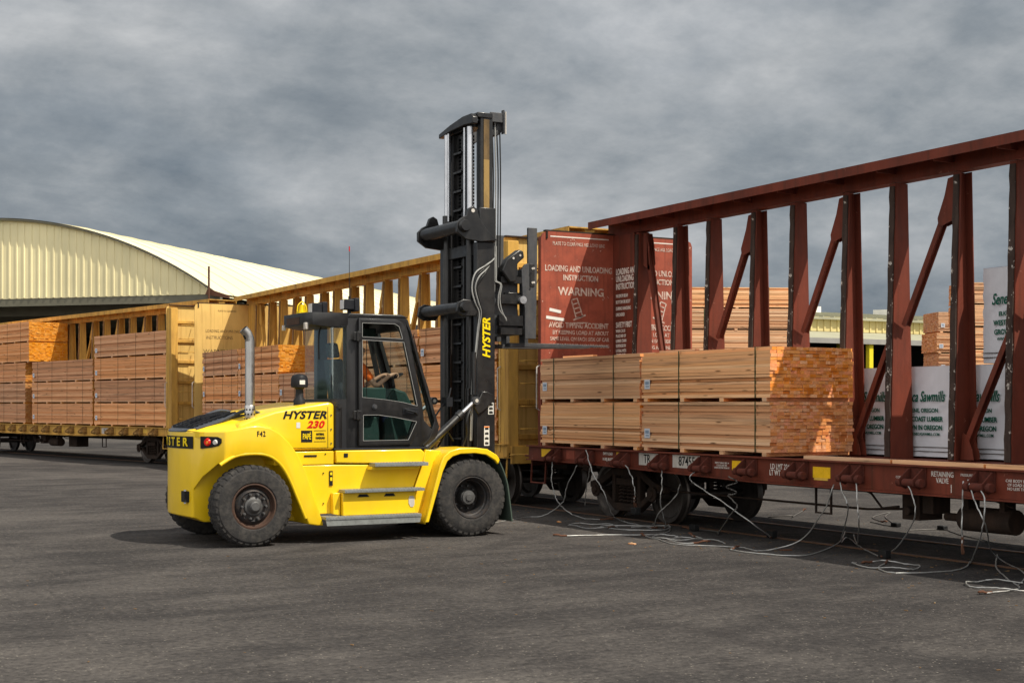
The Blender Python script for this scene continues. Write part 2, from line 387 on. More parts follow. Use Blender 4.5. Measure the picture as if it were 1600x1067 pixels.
class MB:
    def __init__(s, off=(0, 0, 0)):
        s.v = []
        s.f = []
        s.off = Vector(off)

    def add(s, vs, fs):
        n = len(s.v)
        s.v += [tuple(Vector(v) - s.off) for v in vs]
        s.f += [tuple(n + i for i in f) for f in fs]
        return s

    def box(s, x0, x1, y0, y1, z0, z1, mat=None):
        vs = [(x, y, z) for z in (z0, z1) for y in (y0, y1) for x in (x0, x1)]
        if mat is not None:
            vs = [mat @ Vector(v) for v in vs]
        return s.add(vs, [(0, 2, 3, 1), (4, 5, 7, 6), (0, 1, 5, 4), (2, 6, 7, 3), (0, 4, 6, 2), (1, 3, 7, 5)])

    def prism(s, poly, ax, a, b, mat=None):
        ar = sum(poly[i][0] * poly[(i + 1) % len(poly)][1] - poly[(i + 1) % len(poly)][0] * poly[i][1] for i in range(len(poly)))
        if ar < 0:
            poly = poly[::-1]
        n = len(poly)

        def P(p, t):
            return {'X': (t, p[0], p[1]), 'Y': (p[0], t, p[1]), 'Z': (p[0], p[1], t)}[ax]
        vs = [P(p, a) for p in poly] + [P(p, b) for p in poly]
        if mat is not None:
            vs = [mat @ Vector(v) for v in vs]
        fs = [tuple(range(n))[::-1], tuple(range(n, 2 * n))] + [(i, (i + 1) % n, n + (i + 1) % n, n + i) for i in range(n)]
        if (ax == 'Y') != (b < a):
            fs = [f[::-1] for f in fs]
        return s.add(vs, fs)

    def cyl(s, p0, p1, r0, r1=None, n=14, cap=True):
        return s.tube([p0, p1], [r0, r0 if r1 is None else r1], n, cap)

    def tube(s, pts, r, n=8, cap=True):
        pts = [Vector(p) for p in pts]
        rs = r if hasattr(r, '__len__') else [r] * len(pts)
        vs = []
        up = None
        for i, p in enumerate(pts):
            d = (pts[min(i + 1, len(pts) - 1)] - pts[max(i - 1, 0)])
            if d.length < 1e-9:
                d = Vector((0, 0, 1))
            d.normalize()
            if up is None:
                up = Vector((0, 0, 1)) if abs(d.z) < 0.9 else Vector((1, 0, 0))
            a = up - d * up.dot(d)
            if a.length < 1e-6:
                a = d.orthogonal()
            a.normalize()
            up = a
            b = d.cross(a)
            for k in range(n):
                t = 2 * math.pi * k / n
                vs.append(p + (a * math.cos(t) + b * math.sin(t)) * rs[i])
        fs = []
        for i in range(len(pts) - 1):
            for k in range(n):
                k2 = (k + 1) % n
                fs.append((i * n + k, i * n + k2, (i + 1) * n + k2, (i + 1) * n + k))
        if cap:
            fs.append(tuple(range(n))[::-1])
            fs.append(tuple(range((len(pts) - 1) * n, len(pts) * n)))
        return s.add(vs, fs)

    def lathe(s, prof, origin, ax='Y', n=40, cap=True):
        """prof: list of (radius, distance along axis); closed with itself if ends differ from 0"""
        o = Vector(origin)
        vs = []
        for (r, h) in prof:
            for k in range(n):
                t = 2 * math.pi * k / n
                c, q = r * math.cos(t), r * math.sin(t)
                vs.append(o + {'Y': Vector((c, h, q)), 'Z': Vector((c, q, h)), 'X': Vector((h, c, q))}[ax])
        fs = []
        for i in range(len(prof) - 1):
            for k in range(n):
                k2 = (k + 1) % n
                q = (i * n + k, i * n + k2, (i + 1) * n + k2, (i + 1) * n + k)
                fs.append(q if ax == 'Z' else q[::-1] if ax == 'Y' else q)
        if cap and prof[0][0] > 1e-6 and prof[0] != prof[-1]:
            fs.append(tuple(range(n)))
        if cap and prof[-1][0] > 1e-6 and prof[0] != prof[-1]:
            b0 = (len(prof) - 1) * n
            fs.append(tuple(range(b0, b0 + n))[::-1])
        return s.add(vs, fs)

    def bar(s, p0, p1, w, h, up=(0, 0, 1)):
        """rectangular bar from p0 to p1, w across, h along up"""
        p0, p1 = Vector(p0), Vector(p1)
        d = (p1 - p0)
        L = d.length
        d.normalize()
        u = Vector(up)
        u = (u - d * u.dot(d)).normalized()
        x = d.cross(u)
        mt = Matrix((x, d, u)).transposed().to_4x4()
        mt.translation = p0
        return s.box(-w / 2, w / 2, 0, L, -h / 2, h / 2, mt)

    def mesh(s, name, mat, smooth=32, fix=True):
        me = bpy.data.meshes.new(name)
        me.from_pydata(s.v, [], s.f)
        if fix:
            bm = bmesh.new()
            bm.from_mesh(me)
            bmesh.ops.recalc_face_normals(bm, faces=bm.faces)
            bm.to_mesh(me)
            bm.free()
        me.materials.append(mat)
        if smooth:
            me.polygons.foreach_set('use_smooth', [True] * len(me.polygons))
            me.set_sharp_from_angle(angle=R(smooth))
        me.update()
        return me

    def build(s, name, mat, parent=None, bevel=0, smooth=32, fix=True, seg=2):
        o = bpy.data.objects.new(name, s.mesh(name, mat, smooth, fix))
        col.objects.link(o)
        reg(o, parent)
        if bevel:
            b = o.modifiers.new('bevel', 'BEVEL')
            b.width = bevel
            b.segments = seg
            b.limit_method = 'ANGLE'
            b.angle_limit = R(40)
        return o


def text_obj(name, body, size, mat, parent, pos, right, up, sx=1.0, shear=0.0, bold=0.0, align='CENTER', off=(0, 0, 0), space=1.0, thick=0.0015, line=1.0):
    cu = bpy.data.curves.new('txt', 'FONT')
    cu.body = body
    cu.size = size / 0.7
    cu.align_x = align
    cu.align_y = 'CENTER'
    cu.shear = shear
    cu.offset = bold * size
    cu.space_character = space
    cu.space_line = line
    cu.extrude = thick
    cu.resolution_u = 3
    to = bpy.data.objects.new('txt', cu)
    col.objects.link(to)
    dg = bpy.context.evaluated_depsgraph_get()
    dg.update()
    me = bpy.data.meshes.new_from_object(to.evaluated_get(dg))
    bpy.data.objects.remove(to)
    bpy.data.curves.remove(cu)
    r, u = Vector(right).normalized(), Vector(up).normalized()
    nrm = r.cross(u)
    mt = Matrix((r * sx, u, nrm)).transposed().to_4x4()
    mt.translation = Vector(pos) - Vector(off) + nrm * (thick + 0.001)
    me.transform(mt)
    me.materials.clear()
    me.materials.append(mat)
    me.name = name
    o = bpy.data.objects.new(name, me)
    col.objects.link(o)
    reg(o, parent)
    return o


def smooth_pts(pts, k=6):
    P = [Vector(p) for p in pts]
    if len(P) < 3:
        return P
    out = []
    for i in range(len(P) - 1):
        p0, p1, p2, p3 = P[max(i - 1, 0)], P[i], P[i + 1], P[min(i + 2, len(P) - 1)]
        for j in range(k):
            t = j / k
            out.append(0.5 * ((2 * p1) + (p2 - p0) * t + (2 * p0 - 5 * p1 + 4 * p2 - p3) * t * t + (3 * p1 - p0 - 3 * p2 + p3) * t ** 3))
    out.append(P[-1])
    return out


# ------------------------------------------------------------------ ground
def ground():
    g = MB()
    xs = [-900, -60, -10, 0, 10, 20, 40, 120, 1500]
    ys = [-600, -60, 0, 10, 20, 40, 120, 2200]
    vs = [(x, y, 0) for y in ys for x in xs]
    fs = []
    nx = len(xs)
    for j in range(len(ys) - 1):
        for i in range(nx - 1):
            fs.append((j * nx + i, j * nx + i + 1, (j + 1) * nx + i + 1, (j + 1) * nx + i))
    g.add(vs, fs)
    tag(g.build('ground', M['asphalt'], smooth=0), kind='structure')


ground()

# track centre line: straight past the near cars, curving left beyond
TH3 = R(11.8)
tr = [Vector((14.1, -30, 0)), Vector((14.1, 22, 0)), Vector((13.95, 38, 0)), Vector((13.7, 44, 0))]
p = Vector((13.55, 46.5, 0))
tr += [p + Vector((-math.sin(TH3), math.cos(TH3), 0)) * s for s in (0, 6, 12, 20, 30, 60)]
rt = smooth_pts(tr, 5)


def offset_line(pts, d):
    o = []
    for i, q in enumerate(pts):
        t = (pts[min(i + 1, len(pts) - 1)] - pts[max(i - 1, 0)]).normalized()
        o.append(q + Vector((t.y, -t.x, 0)) * d)
    return o


track = MB()
for d, wd, z0, z1 in ((-0.75, 0.075, -0.1, 0.016), (0.75, 0.075, -0.1, 0.016)):
    a, b = offset_line(rt, d - wd / 2), offset_line(rt, d + wd / 2)
    for i in range(len(rt) - 1):
        vs = [a[i], b[i], b[i + 1], a[i + 1]]
        track.add([(q.x, q.y, z0) for q in vs] + [(q.x, q.y, z1) for q in vs], [(3, 2, 1, 0), (4, 5, 6, 7), (0, 1, 5, 4), (1, 2, 6, 5), (2, 3, 7, 6), (3, 0, 4, 7)])
tag(track.build('rail_track', M['rail'], smooth=0), kind='structure')
fl = MB()
for d, wd in ((-0.67, 0.07), (0.67, 0.07)):
    a, b = offset_line(rt, d - wd / 2), offset_line(rt, d + wd / 2)
    for i in range(len(rt) - 1):
        fl.add([(q.x, q.y, 0.004) for q in (a[i], b[i], b[i + 1], a[i + 1])], [(0, 1, 2, 3)])
tag(fl.build('flangeway', M['inside'], smooth=0), kind='structure')

# ------------------------------------------------------------------ railcars
CL = 20.2
PY = [19.17 - 1.07 * k for k in range(18)]
TX = 0.10


def post_mesh(side):
    web = MB().prism([(-0.21, 1.2), (0.21, 1.2), (0.105, 5.04), (-0.105, 5.04)], 'Y', -0.006, 0.006)
    y0, y1 = (0.0, 0.12) if side > 0 else (-0.12, 0.0)
    for s in (-1, 1):
        web.add([(s * 0.21, y0, 1.2), (s * 0.21, y1, 1.2), (s * 0.105, y1, 5.04), (s * 0.105, y0, 5.04),
                 (s * 0.195, y0, 1.2), (s * 0.195, y1, 1.2), (s * 0.09, y1, 5.04), (s * 0.09, y0, 5.04)],
                [(0, 1, 2, 3), (7, 6, 5, 4), (0, 4, 5, 1), (1, 5, 6, 2), (2, 6, 7, 3), (3, 7, 4, 0)])
    st = MB()
    r = random.Random(3 + side)
    n = 26
    vs = []
    for i in range(n + 1):
        t = i / n
        z = 1.22 + (5.0 - 1.22) * t
        x = -(0.213 - 0.105 * (z - 1.2) / 3.84)
        th = 0.022 + r.uniform(-0.006, 0.004)
        a, b = y0 + 0.012 + r.uniform(-0.006, 0.006), y1 - 0.012 + r.uniform(-0.006, 0.006)
        vs += [(x, a, z), (x - th, a, z), (x - th, b, z), (x, b, z)]
    fs = [(4 * i + k, 4 * i + (k + 1) % 4, 4 * i + 4 + (k + 1) % 4, 4 * i + 4 + k) for i in range(n) for k in range(4)] + [(0, 1, 2, 3), (4 * n + 3, 4 * n + 2, 4 * n + 1, 4 * n)]
    st.add(vs, fs)
    return web, st


def winch_mb():
    b = MB()
    for y in (-0.13, 0.10):
        b.prism([(0.0, 1.18), (0.0, 0.98), (-0.10, 0.93), (-0.22, 0.98), (-0.22, 1.05), (-0.06, 1.18)], 'Y', y, y + 0.016)
    b.box(-0.02, 0.0, -0.14, 0.125, 0.96, 1.19)
    b.cyl((-0.15, -0.2, 1.01), (-0.15, 0.20, 1.01), 0.035)
    b.cyl((-0.15, -0.215, 1.01), (-0.15, -0.155, 1.01), 0.055)
    b.cyl((-0.15, 0.10, 1.01), (-0.15, 0.19, 1.01), 0.05)
    b.cyl((-0.15, -0.11, 1.01), (-0.15, 0.09, 1.01), 0.048)
    return b


def bulkhead(root, yo, sgn, mp, mf, w0=-1.73):
    """yo: plane of inner face, sgn: outward direction"""
    w1, zt = 1.75, 5.06
    pl = [(w0, 1.08), (w1, 1.08), (w1, zt - 0.12), (w1 - 0.03, zt - 0.04), (w1 - 0.12, zt), (w0 + 0.12, zt), (w0 + 0.03, zt - 0.04), (w0, zt - 0.12)]
    b = MB().prism(pl, 'Y', yo, yo + sgn * 0.03)
    p = b.build('bulkhead', mp, root, smooth=0)
    ff = MB()
    a, c = yo + sgn * 0.033, yo + sgn * 0.24
    for x0, x1 in ((w0 + 0.02, w0 + 0.34), (-0.12, 0.12), (w1 - 0.34, w1 - 0.02)):
        ff.prism([(x0, min(a, c) if sgn > 0 else a), (x1, min(a, c) if sgn > 0 else a), (x1 - 0.05, c), (x0 + 0.05, c)], 'Z', 1.05, 4.98)
    for z in (1.3, 1.95, 2.6, 3.25, 3.9, 4.5):
        ff.box(w0 + 0.36, -0.14, *sorted((a, yo + sgn * 0.09)), z, z + 0.1)
        ff.box(0.14, w1 - 0.36, *sorted((a, yo + sgn * 0.09)), z, z + 0.1)
    ff.build('bulkhead_frame', mf, p, bevel=0.012)
    ff = MB().box(w0 + 0.1, w1 - 0.1, *sorted((yo + sgn * 0.002, yo + sgn * 0.10)), zt + 0.002, zt + 0.03)
    ff.box(w0 + 0.10, w0 + 0.13, *sorted((yo - sgn * 0.02, yo - sgn * 0.002)), zt - 0.13, zt - 0.0)
    ff.build('top_cap', M['under'], p)
    # ladder rungs and hand grabs on the outer corner
    for z in [1.5 + 0.42 * i for i in range(8)]:
        g = MB()
        y = yo + sgn * 0.34
        g.tube([(w0 + 0.34, yo + sgn * 0.2, z), (w0 + 0.36, y, z), (w0 + 0.86, y, z), (w0 + 0.88, yo + sgn * 0.1, z)], 0.012, 6)
        g.build('ladder_rung', mf, p)
    g = MB().tube([(w0 - 0.0, yo + sgn * 0.06, 1.85), (w0 - 0.06, yo + sgn * 0.06, 1.88), (w0 - 0.06, yo + sgn * 0.06, 2.62), (w0, yo + sgn * 0.06, 2.65)], 0.013, 6)
    g.build('grab_iron', M['placard'], p)
    return p


def bogie(root, yc, xc=-0.12):
    fr = MB()
    for s in (-1, 1):
        x = xc + s * 0.98
        pl = [(-1.12, 0.40), (-1.12, 0.62), (-0.85, 0.68), (-0.42, 0.88), (0.42, 0.88), (0.85, 0.68), (1.12, 0.62), (1.12, 0.40), (0.92, 0.34), (0.66, 0.42), (0.40, 0.30), (0.30, 0.20), (-0.30, 0.20), (-0.40, 0.30), (-0.66, 0.42), (-0.92, 0.34)]
        # side frame with two window holes: built from strips
        up = [(-1.12, 0.52), (-1.12, 0.62), (-0.85, 0.68), (-0.42, 0.88), (0.42, 0.88), (0.85, 0.68), (1.12, 0.62), (1.12, 0.52), (0.80, 0.56), (0.40, 0.76), (-0.40, 0.76), (-0.80, 0.56)]
        fr.prism([(yc + a, b) for a, b in up], 'X', x - 0.07, x + 0.07)
        lo = [(-1.0, 0.52), (-0.72, 0.52), (-0.36, 0.30), (0.36, 0.30), (0.72, 0.52), (1.0, 0.52), (0.70, 0.40), (0.34, 0.17), (-0.34, 0.17), (-0.70, 0.40)]
        fr.prism([(yc + a, b) for a, b in lo], 'X', x - 0.07, x + 0.07)
        for a in (-0.42, 0.34):
            fr.box(x - 0.06, x + 0.06, yc + a, yc + a + 0.09, 0.30, 0.77)
        for q in (-0.85, 0.85):
            fr.cyl((x - 0.1, yc + q, 0.50), (x + s * 0.14, yc + q, 0.50), 0.13, n=16)
            fr.cyl((x + s * 0.10, yc + q, 0.50), (x + s * 0.17, yc + q, 0.50), 0.075, n=12)
        fr.box(x - 0.09, x + 0.09, yc - 0.26, yc + 0.26, 0.60, 0.72)
    fr.box(xc - 1.0, xc + 1.0, yc - 0.2, yc + 0.2, 0.62, 0.86)
    o = fr.build('bogie', M['under'], root, bevel=0.015)
    for s in (-1, 1):
        for q in (-0.2, -0.07, 0.07, 0.2):
            c = MB()
            pts = [(xc + s * 0.98 - s * 0.0 + 0.055 * math.cos(t), yc + q * 0.95 + 0.055 * math.sin(t), 0.31 + 0.29 * t / (2 * math.pi * 5)) for t in [i * math.pi / 5 for i in range(51)]]
            c.tube(pts, 0.016, 5)
            c.build('spring', M['under'], o)
    for q in (-0.85, 0.85):
        wh = MB()
        for s in (-1, 1):
            x = xc + s * 0.75
            e = s
            wh.lathe([(0.0, -0.02 * e), (0.09, -0.02 * e), (0.10, 0.015 * e), (0.36, 0.03 * e), (0.40, 0.06 * e), (0.455, 0.06 * e), (0.462, -0.03 * e), (0.49, -0.05 * e), (0.49, -0.075 * e), (0.40, -0.08 * e), (0.36, -0.03 * e), (0.10, -0.06 * e), (0.0, -0.07 * e)], (x, yc + q, 0.478), 'X', 40)
        wh.cyl((xc - 0.95, yc + q, 0.478), (xc + 0.95, yc + q, 0.478), 0.075, n=14)
        wh.build('wheel_set', M['wheelsteel'], o)
    return o


def make_car(name, loc, rz, mats, label, red):
    mp, mpan, mw, wear = mats
    root = empty(name, loc, rz, label, 'railcar')
    d = MB().box(-1.64, 1.64, 0.0, CL, 1.09, 1.196)
    d.build('deck', mp, root)
    for s in (-1, 1):
        x0, x1 = (-1.70, -1.655) if s < 0 else (1.655, 1.70)
        b = MB().prism([(0, 0.985), (2.2, 0.975), (6.5, 0.885), (13.7, 0.885), (18, 0.975), (CL, 0.985), (CL, 1.20), (0, 1.20)], 'X', x0, x1)
        fx = (-1.76, -1.62) if s < 0 else (1.62, 1.76)
        b.prism([(0, 1.203), (CL, 1.203), (CL, 1.222), (0, 1.222)], 'X', *fx)
        bot = [(0, 0.982), (2.2, 0.972), (6.5, 0.882), (13.7, 0.882), (18, 0.972), (CL, 0.982)]
        b.prism(bot + [(a, c - 0.02) for a, c in bot[::-1]], 'X', *fx)
        b.build('side_sill', mp, root, smooth=0)
    u = MB().box(-0.28, 0.28, 0.2, CL - 0.2, 0.72, 1.086)
    for y in [1.0 + i * 1.4 for i in range(14)]:
        u.box(-1.62, -0.30, y, y + 0.1, 0.90 + 0.06 * (y < 3.3 or y > 16.5), 1.084)
        u.box(0.30, 1.62, y, y + 0.1, 0.90 + 0.06 * (y < 3.3 or y > 16.5), 1.084)
    u.build('underframe', M['under'], root)
    # brake gear below the middle
    S = 1.05
    bq = MB().box(-1.0, -0.55, 7.6 + S, 8.3 + S, 0.42, 0.80)
    bq.cyl((-1.2, 8.5 + S, 0.58), (-1.2, 9.3 + S, 0.58), 0.15, n=18)
    bq.cyl((-1.2, 9.3 + S, 0.58), (-1.2, 9.6 + S, 0.58), 0.05)
    bq.box(-1.3, -1.1, 8.6 + S, 8.68 + S, 0.55, 0.9)
    bq.box(-1.3, -1.1, 9.15 + S, 9.23 + S, 0.55, 0.9)
    bq.box(-1.25, -0.85, 10.0 + S, 10.30 + S, 0.50, 0.86)
    bq.cyl((-1.3, 10.1 + S, 0.62), (-1.38, 10.1 + S, 0.62), 0.06)
    bq.box(-1.3, -1.0, 9.72 + S, 9.9 + S, 0.60, 0.88)
    bq.build('brake_gear', M['under'], root, bevel=0.01)
    bq = MB().tube([(-1.0, 10.3 + S, 0.62), (-1.0, 11.2 + S, 0.56), (-1.0, 17.0, 0.56)], 0.016, 6)
    bq.tube([(-1.3, 10.3 + S, 0.66), (-1.3, 10.6 + S, 0.62), (-1.3, 10.8 + S, 0.80), (-1.3, 11.0 + S, 0.86), (-1.35, 11.05 + S, 0.95)], 0.016, 6)
    bq.tube([(-1.25, 8.5 + S, 0.75), (-1.28, 8.9 + S, 0.86), (-1.28, 9.8 + S, 0.84), (-1.2, 10.1 + S, 0.88)], 0.014, 6)
    bq.tube([(-1.3, 7.8, 0.80), (-1.3, 8.8, 0.72), (-1.3, 9.4, 0.84)], 0.014, 6)
    bq.build('brake_rod', M['under'], root)
    for yb in (12.45, 5.2):
        qp = MB().tube([(-1.45, yb, 0.89), (-1.45, yb, 0.50), (-1.45, yb + 0.30, 0.50), (-1.45, yb + 0.30, 0.89)], 0.02, 6)
        qp.build('brake_hanger', M['under'], root)
    # truss
    pm = {}
    for k, y in enumerate(PY):
        side = 1 if k % 2 == 0 else -1
        if side not in pm:
            a, b = post_mesh(side)
            pm[side] = (a.mesh('post', mp, 0), b.mesh('rub_strip', wear, 0))
        o = bpy.data.objects.new('post', pm[side][0])
        col.objects.link(o)
        o.location = (TX, y, 0)
        reg(o, root)
        s = bpy.data.objects.new('rub_strip', pm[side][1])
        col.objects.link(s)
        reg(s, o)
    for k in range(17):
        y = PY[k + 1]
        b = MB()
        if k == 0:
            a, c = (TX, y + 0.95, 4.8), (TX, y + 0.12, 1.3)
        elif k % 2 == 0:
            a, c = (TX, y + 0.10, 4.78), (TX, y + 0.99, 3.05)
        else:
            a, c = (TX, y + 0.07, 3.1), (TX, y + 0.97, 1.34)
        A, C = Vector(a), Vector(c)
        for s in (-0.045, 0.045):
            b.bar(A + Vector((s, 0, 0)), C + Vector((s, 0, 0)), 0.012, 0.078, (0, 0, 1))
        b.bar(A, C, 0.076, 0.012, (0, 0, 1))
        D = (C - A).normalized()
        n = Vector((0, D.z, -D.y))
        E = A + D * 0.42
        for s in (-0.062, 0.053):
            pl = []
            sg = 1 if a[1] < c[1] else -1
            q = [(A.y - sg * 0.06, A.z + 0.22), (A.y + sg * 0.05, A.z + 0.20), (A.y + sg * 0.11, A.z - 0.02), (E.y + sg * 0.045, E.z + 0.06), (E.y + 0.03, E.z - 0.04), (E.y - 0.03, E.z - 0.05), (A.y - sg * 0.06, A.z - 0.36)] if k % 2 == 0 else \
                [(C.y - 0.09, C.z + 0.20), (C.y - 0.01, C.z + 0.24), (C.y + 0.03, 1.22), (C.y - 0.20, 1.22), (C.y - 0.18, 1.34)]
            b.prism(q, 'X', TX + s, TX + s + 0.009)
        b.build('brace', mp, root, smooth=0)
    t = MB()
    t.box(TX - 0.50, TX + 0.50, -0.05, CL + 0.08, 5.285, 5.31)
    for s in (-1, 1):
        t.box(*sorted((TX + s * 0.503, TX + s * 0.485)), -0.05, CL + 0.08, 5.18, 5.312)
    t.box(TX - 0.11, TX + 0.11, 0.0, CL, 5.05, 5.283)
    for y in PY:
        for s in (-1, 1):
            t.box(*sorted((TX + s * 0.115, TX + s * 0.47)), y - 0.008, y + 0.008, 5.16, 5.283)
    t.build('top_chord', mp, root, smooth=0)
    b = MB()
    for y in PY:
        for s in (-0.26, -0.20):
            b.cyl((TX + s, y + 0.06, 5.272), (TX + s, y + 0.06, 5.284), 0.022, n=8)
    b.build('bolt_heads', M['placard'], root)
    for (y0, y1) in ((0.35, PY[-1] - 0.13), (PY[0] + 0.13, CL - 0.12)):
        b = MB().box(TX - 0.13, TX - 0.11, y0, y1, 1.2, 5.045)
        b.box(TX + 0.11, TX + 0.13, y0, y1, 1.2, 5.045)
        b.build('end_web', mp, root)
    bh0 = bulkhead(root, 0.25, -1, mpan, mp)
    bh1 = bulkhead(root, CL - 0.25 + 0.05, 1, mpan, mp, -1.56 if red else -1.73)
    for yc in (2.35, CL - 2.35):
        bogie(root, yc)
    wm = None
    for y in PY:
        if wm is None:
            wo = winch_mb().build('winch', mw, root, bevel=0.006)
            wm = wo
        else:
            wo = wm.copy()
            col.objects.link(wo)
            reg(wo, root)
        wo.location = (-1.702, y, 0)
    for y0, sg in ((0.0, -1), (CL, 1)):
        c = MB().box(-0.17, 0.17, *sorted((y0, y0 + sg * 0.42)), 0.76, 0.98)
        c.prism([(-0.2, y0 + sg * 0.42), (0.24, y0 + sg * 0.42), (0.26, y0 + sg * 0.62), (0.12, y0 + sg * 0.66), (0.06, y0 + sg * 0.54), (-0.06, y0 + sg * 0.60), (-0.22, y0 + sg * 0.58)], 'Z', 0.70, 1.02)
        c.build('coupler', M['under'], root, bevel=0.02)
        c = MB().box(-1.62, 1.62, *sorted((y0, y0 + sg * 0.05)), 0.86, 1.18)
        c.build('end_sill', mp, root)
        yy = y0 - sg * 0.55
        c = MB()
        for w_ in ((-1.66, ),):
            c.tube([(-1.66, yy, 0.97), (-1.68, yy, 0.56), (-1.68, yy + sg * 0.50, 0.56), (-1.66, yy + sg * 0.5, 0.97)], 0.02, 6)
        c.build('stirrup_step', mp, root)
        c = MB().tube([(-1.64, y0 + sg * 0.02, 1.02), (-1.66, y0 + sg * 0.2, 1.03), (-1.3, y0 + sg * 0.28, 1.03), (-1.0, y0 + sg * 0.1, 0.98)], 0.014, 6)
        c.build('uncoupling_lever', mp, root)
        c = MB().tube([(0.1, y0 + sg * 0.25, 0.8), (0.12, y0 + sg * 0.4, 0.55), (0.1, y0 + sg * 0.6, 0.45)], 0.03, 8)
        c.build('air_hose', M['hose'], root)
    return root, bh0, bh1


RX, RY = 14.25, 2.1
red, rb0, rb1 = make_car('railcar', (RX, RY, 0), 0, (M['red'], M['red_panel'], M['winch'], M['wear']),
                         'rust red centre-beam railcar, half unloaded, with winches along its sill', True)
OFF = (RX, RY, 0)
XS = RX - 1.7
SR, SU = (0, -1, 0), (0, 0, 1)


def sill_text(body, y, z, size, mat=None, **k):
    return text_obj('lettering', body, size, mat or M['stencil'], red, (XS - 0.001, y, z), SR, SU, off=OFF, **k)


def sill_plate(name, y0, y1, z0, z1, mat, dx=0.004):
    return MB(OFF).box(XS - dx, XS - 0.0005, y0, y1, z0, z1).build(name, mat, red, smooth=0)


sill_plate('reflector', 21.50, 21.84, 1.03, 1.17, M['reflector'])
sill_plate('placard', 20.72, 20.98, 1.02, 1.17, M['red_panel'])
sill_text('EMPTY LOAD', 19.66, 1.145, 0.045, sx=0.75, bold=0.03)
sill_text('14 ADJ. BLOCK', 19.66, 1.055, 0.045, sx=0.75, bold=0.03)
sill_plate('reflector', 19.26, 19.40, 1.01, 1.18, M['reflector'])
sill_plate('placard', 18.22, 18.75, 1.0, 1.19, M['placard'])
text_obj('lettering', 'TR', 0.135, M['ink'], red, (XS - 0.0045, 18.52, 1.095), SR, SU, sx=0.8, bold=0.01, off=OFF)
sill_plate('placard', 17.02, 17.83, 0.995, 1.19, M['placard'])
text_obj('lettering', '87455', 0.14, M['ink'], red, (XS - 0.0045, 17.46, 1.092), SR, SU, sx=0.85, bold=0.01, off=OFF)
sill_text('INSPECT BRAKE PIPE 14\nCHECK SAFE TIES\nLADEN RESTRICTION WT', 16.60, 1.07, 0.026, sx=0.85, line=0.95)
sill_plate('reflector', 16.08, 16.36, 0.985, 1.15, M['reflector'])
sill_text('LD LMT 2240\nLT WT    6190', 15.28, 1.055, 0.075, sx=0.72, line=0.80, bold=0.01, space=1.02)
sill_plate('reflector', 14.28, 14.62, 0.985, 1.13, M['reflector'])
sill_plate('reflector', 14.33, 14.60, 0.955, 0.984, M['reflector_pale'])
sill_text('CONSOL\nAB 19', 13.0, 1.04, 0.03)
sill_text('RETAINING\nVALVE', 12.32, 1.085, 0.062, sx=0.78, line=0.85, bold=0.015)
MB(OFF).box(XS - 0.003, XS - 0.0005, 12.175, 12.185, 0.915, 1.01).build('lettering', M['stencil'], red)
sill_text('PRESSURE', 11.94, 1.13, 0.03)
sill_text('CAR BODY BEAM\nOF LOAD LINE\nNO LESS THAN', 11.18, 1.05, 0.033, line=0.95)
sill_text('KEEP OFF', 20.45, 1.03, 0.03)
# bulkhead writing
yb = RY + CL - 0.2


def ptext(body, x, z, size, **k):
    return text_obj('lettering', body, size, M['stencil_worn'], rb1, (x, yb - 0.001, z), (1, 0, 0), (0, 0, 1), off=OFF, **k)


for dx, x0 in ((0.0, 13.50), (1.0, 15.18)):
    ptext('PLATE TO CLEARANCE AGL LOAD LINE', x0 - 0.02, 4.85, 0.062, sx=0.70, bold=0.02)
    ptext('LOADING AND UNLOADING', x0 - 0.02, 4.40, 0.105, sx=0.72, bold=0.035)
    ptext('INSTRUCTION', x0 + 0.02, 4.24, 0.10, sx=0.80, bold=0.035)
    ptext('WARNING', x0 + 0.03, 3.99, 0.14, sx=1.0, bold=0.04)
    ptext('AVOID TIPPING ACCIDENT', x0 - 0.02, 3.38, 0.095, sx=0.76, bold=0.035)
    ptext('BY KEEPING LOAD AT ABOUT', x0 + 0.02, 3.25, 0.07, sx=0.88, bold=0.03)
    ptext('SAME LEVEL ON EACH SIDE OF CAR', x0, 3.135, 0.065, sx=0.84, bold=0.03)
    ptext('WHEN LOADING AND UNLOADING', x0, 3.015, 0.062, sx=0.86, bold=0.03)
    pc = MB(OFF)
    sg = 1 if dx == 0 else -1
    # tipping car pictogram
    cxp, czp = x0 + 0.02, 3.50

    def rb(a, b, w_):
        pc.bar((cxp + sg * a[0], yb - 0.003, czp + a[1]), (cxp + sg * b[0], yb - 0.003, czp + b[1]), 0.004, w_, (0.3, 0, 1))
    rb((-0.20, 0.34), (-0.10, 0.02), 0.022)
    rb((-0.08, 0.38), (0.04, 0.06), 0.022)
    for q in range(5):
        f_ = q / 4
        rb((-0.20 + 0.10 * f_, 0.34 - 0.32 * f_), (-0.08 + 0.12 * f_, 0.38 - 0.32 * f_), 0.02)
    rb((-0.16, -0.02), (0.10, 0.08), 0.03)
    rb((-0.14, -0.07), (0.16, -0.06), 0.02)
    pc.build('pictogram', M['stencil_worn'], rb1, smooth=0)
    lc = MB(OFF)
    lc.box(x0 - 0.62, x0 + 0.62, yb - 0.003, yb - 0.001, 4.965, 4.985)
    lc.build('clearance_line', M['stencil'], rb1)
for sx_, z, l, a in ((12.86, 3.66, 0.24, -8), (12.79, 3.52, 0.38, -6)):
    tp = MB(OFF)
    tp.bar((sx_, yb - 0.004, z), (sx_ + l, yb - 0.004, z - 0.04), 0.003, 0.055)
    tp.build('white_tape', M['white'], rb1)
yw = 21.80
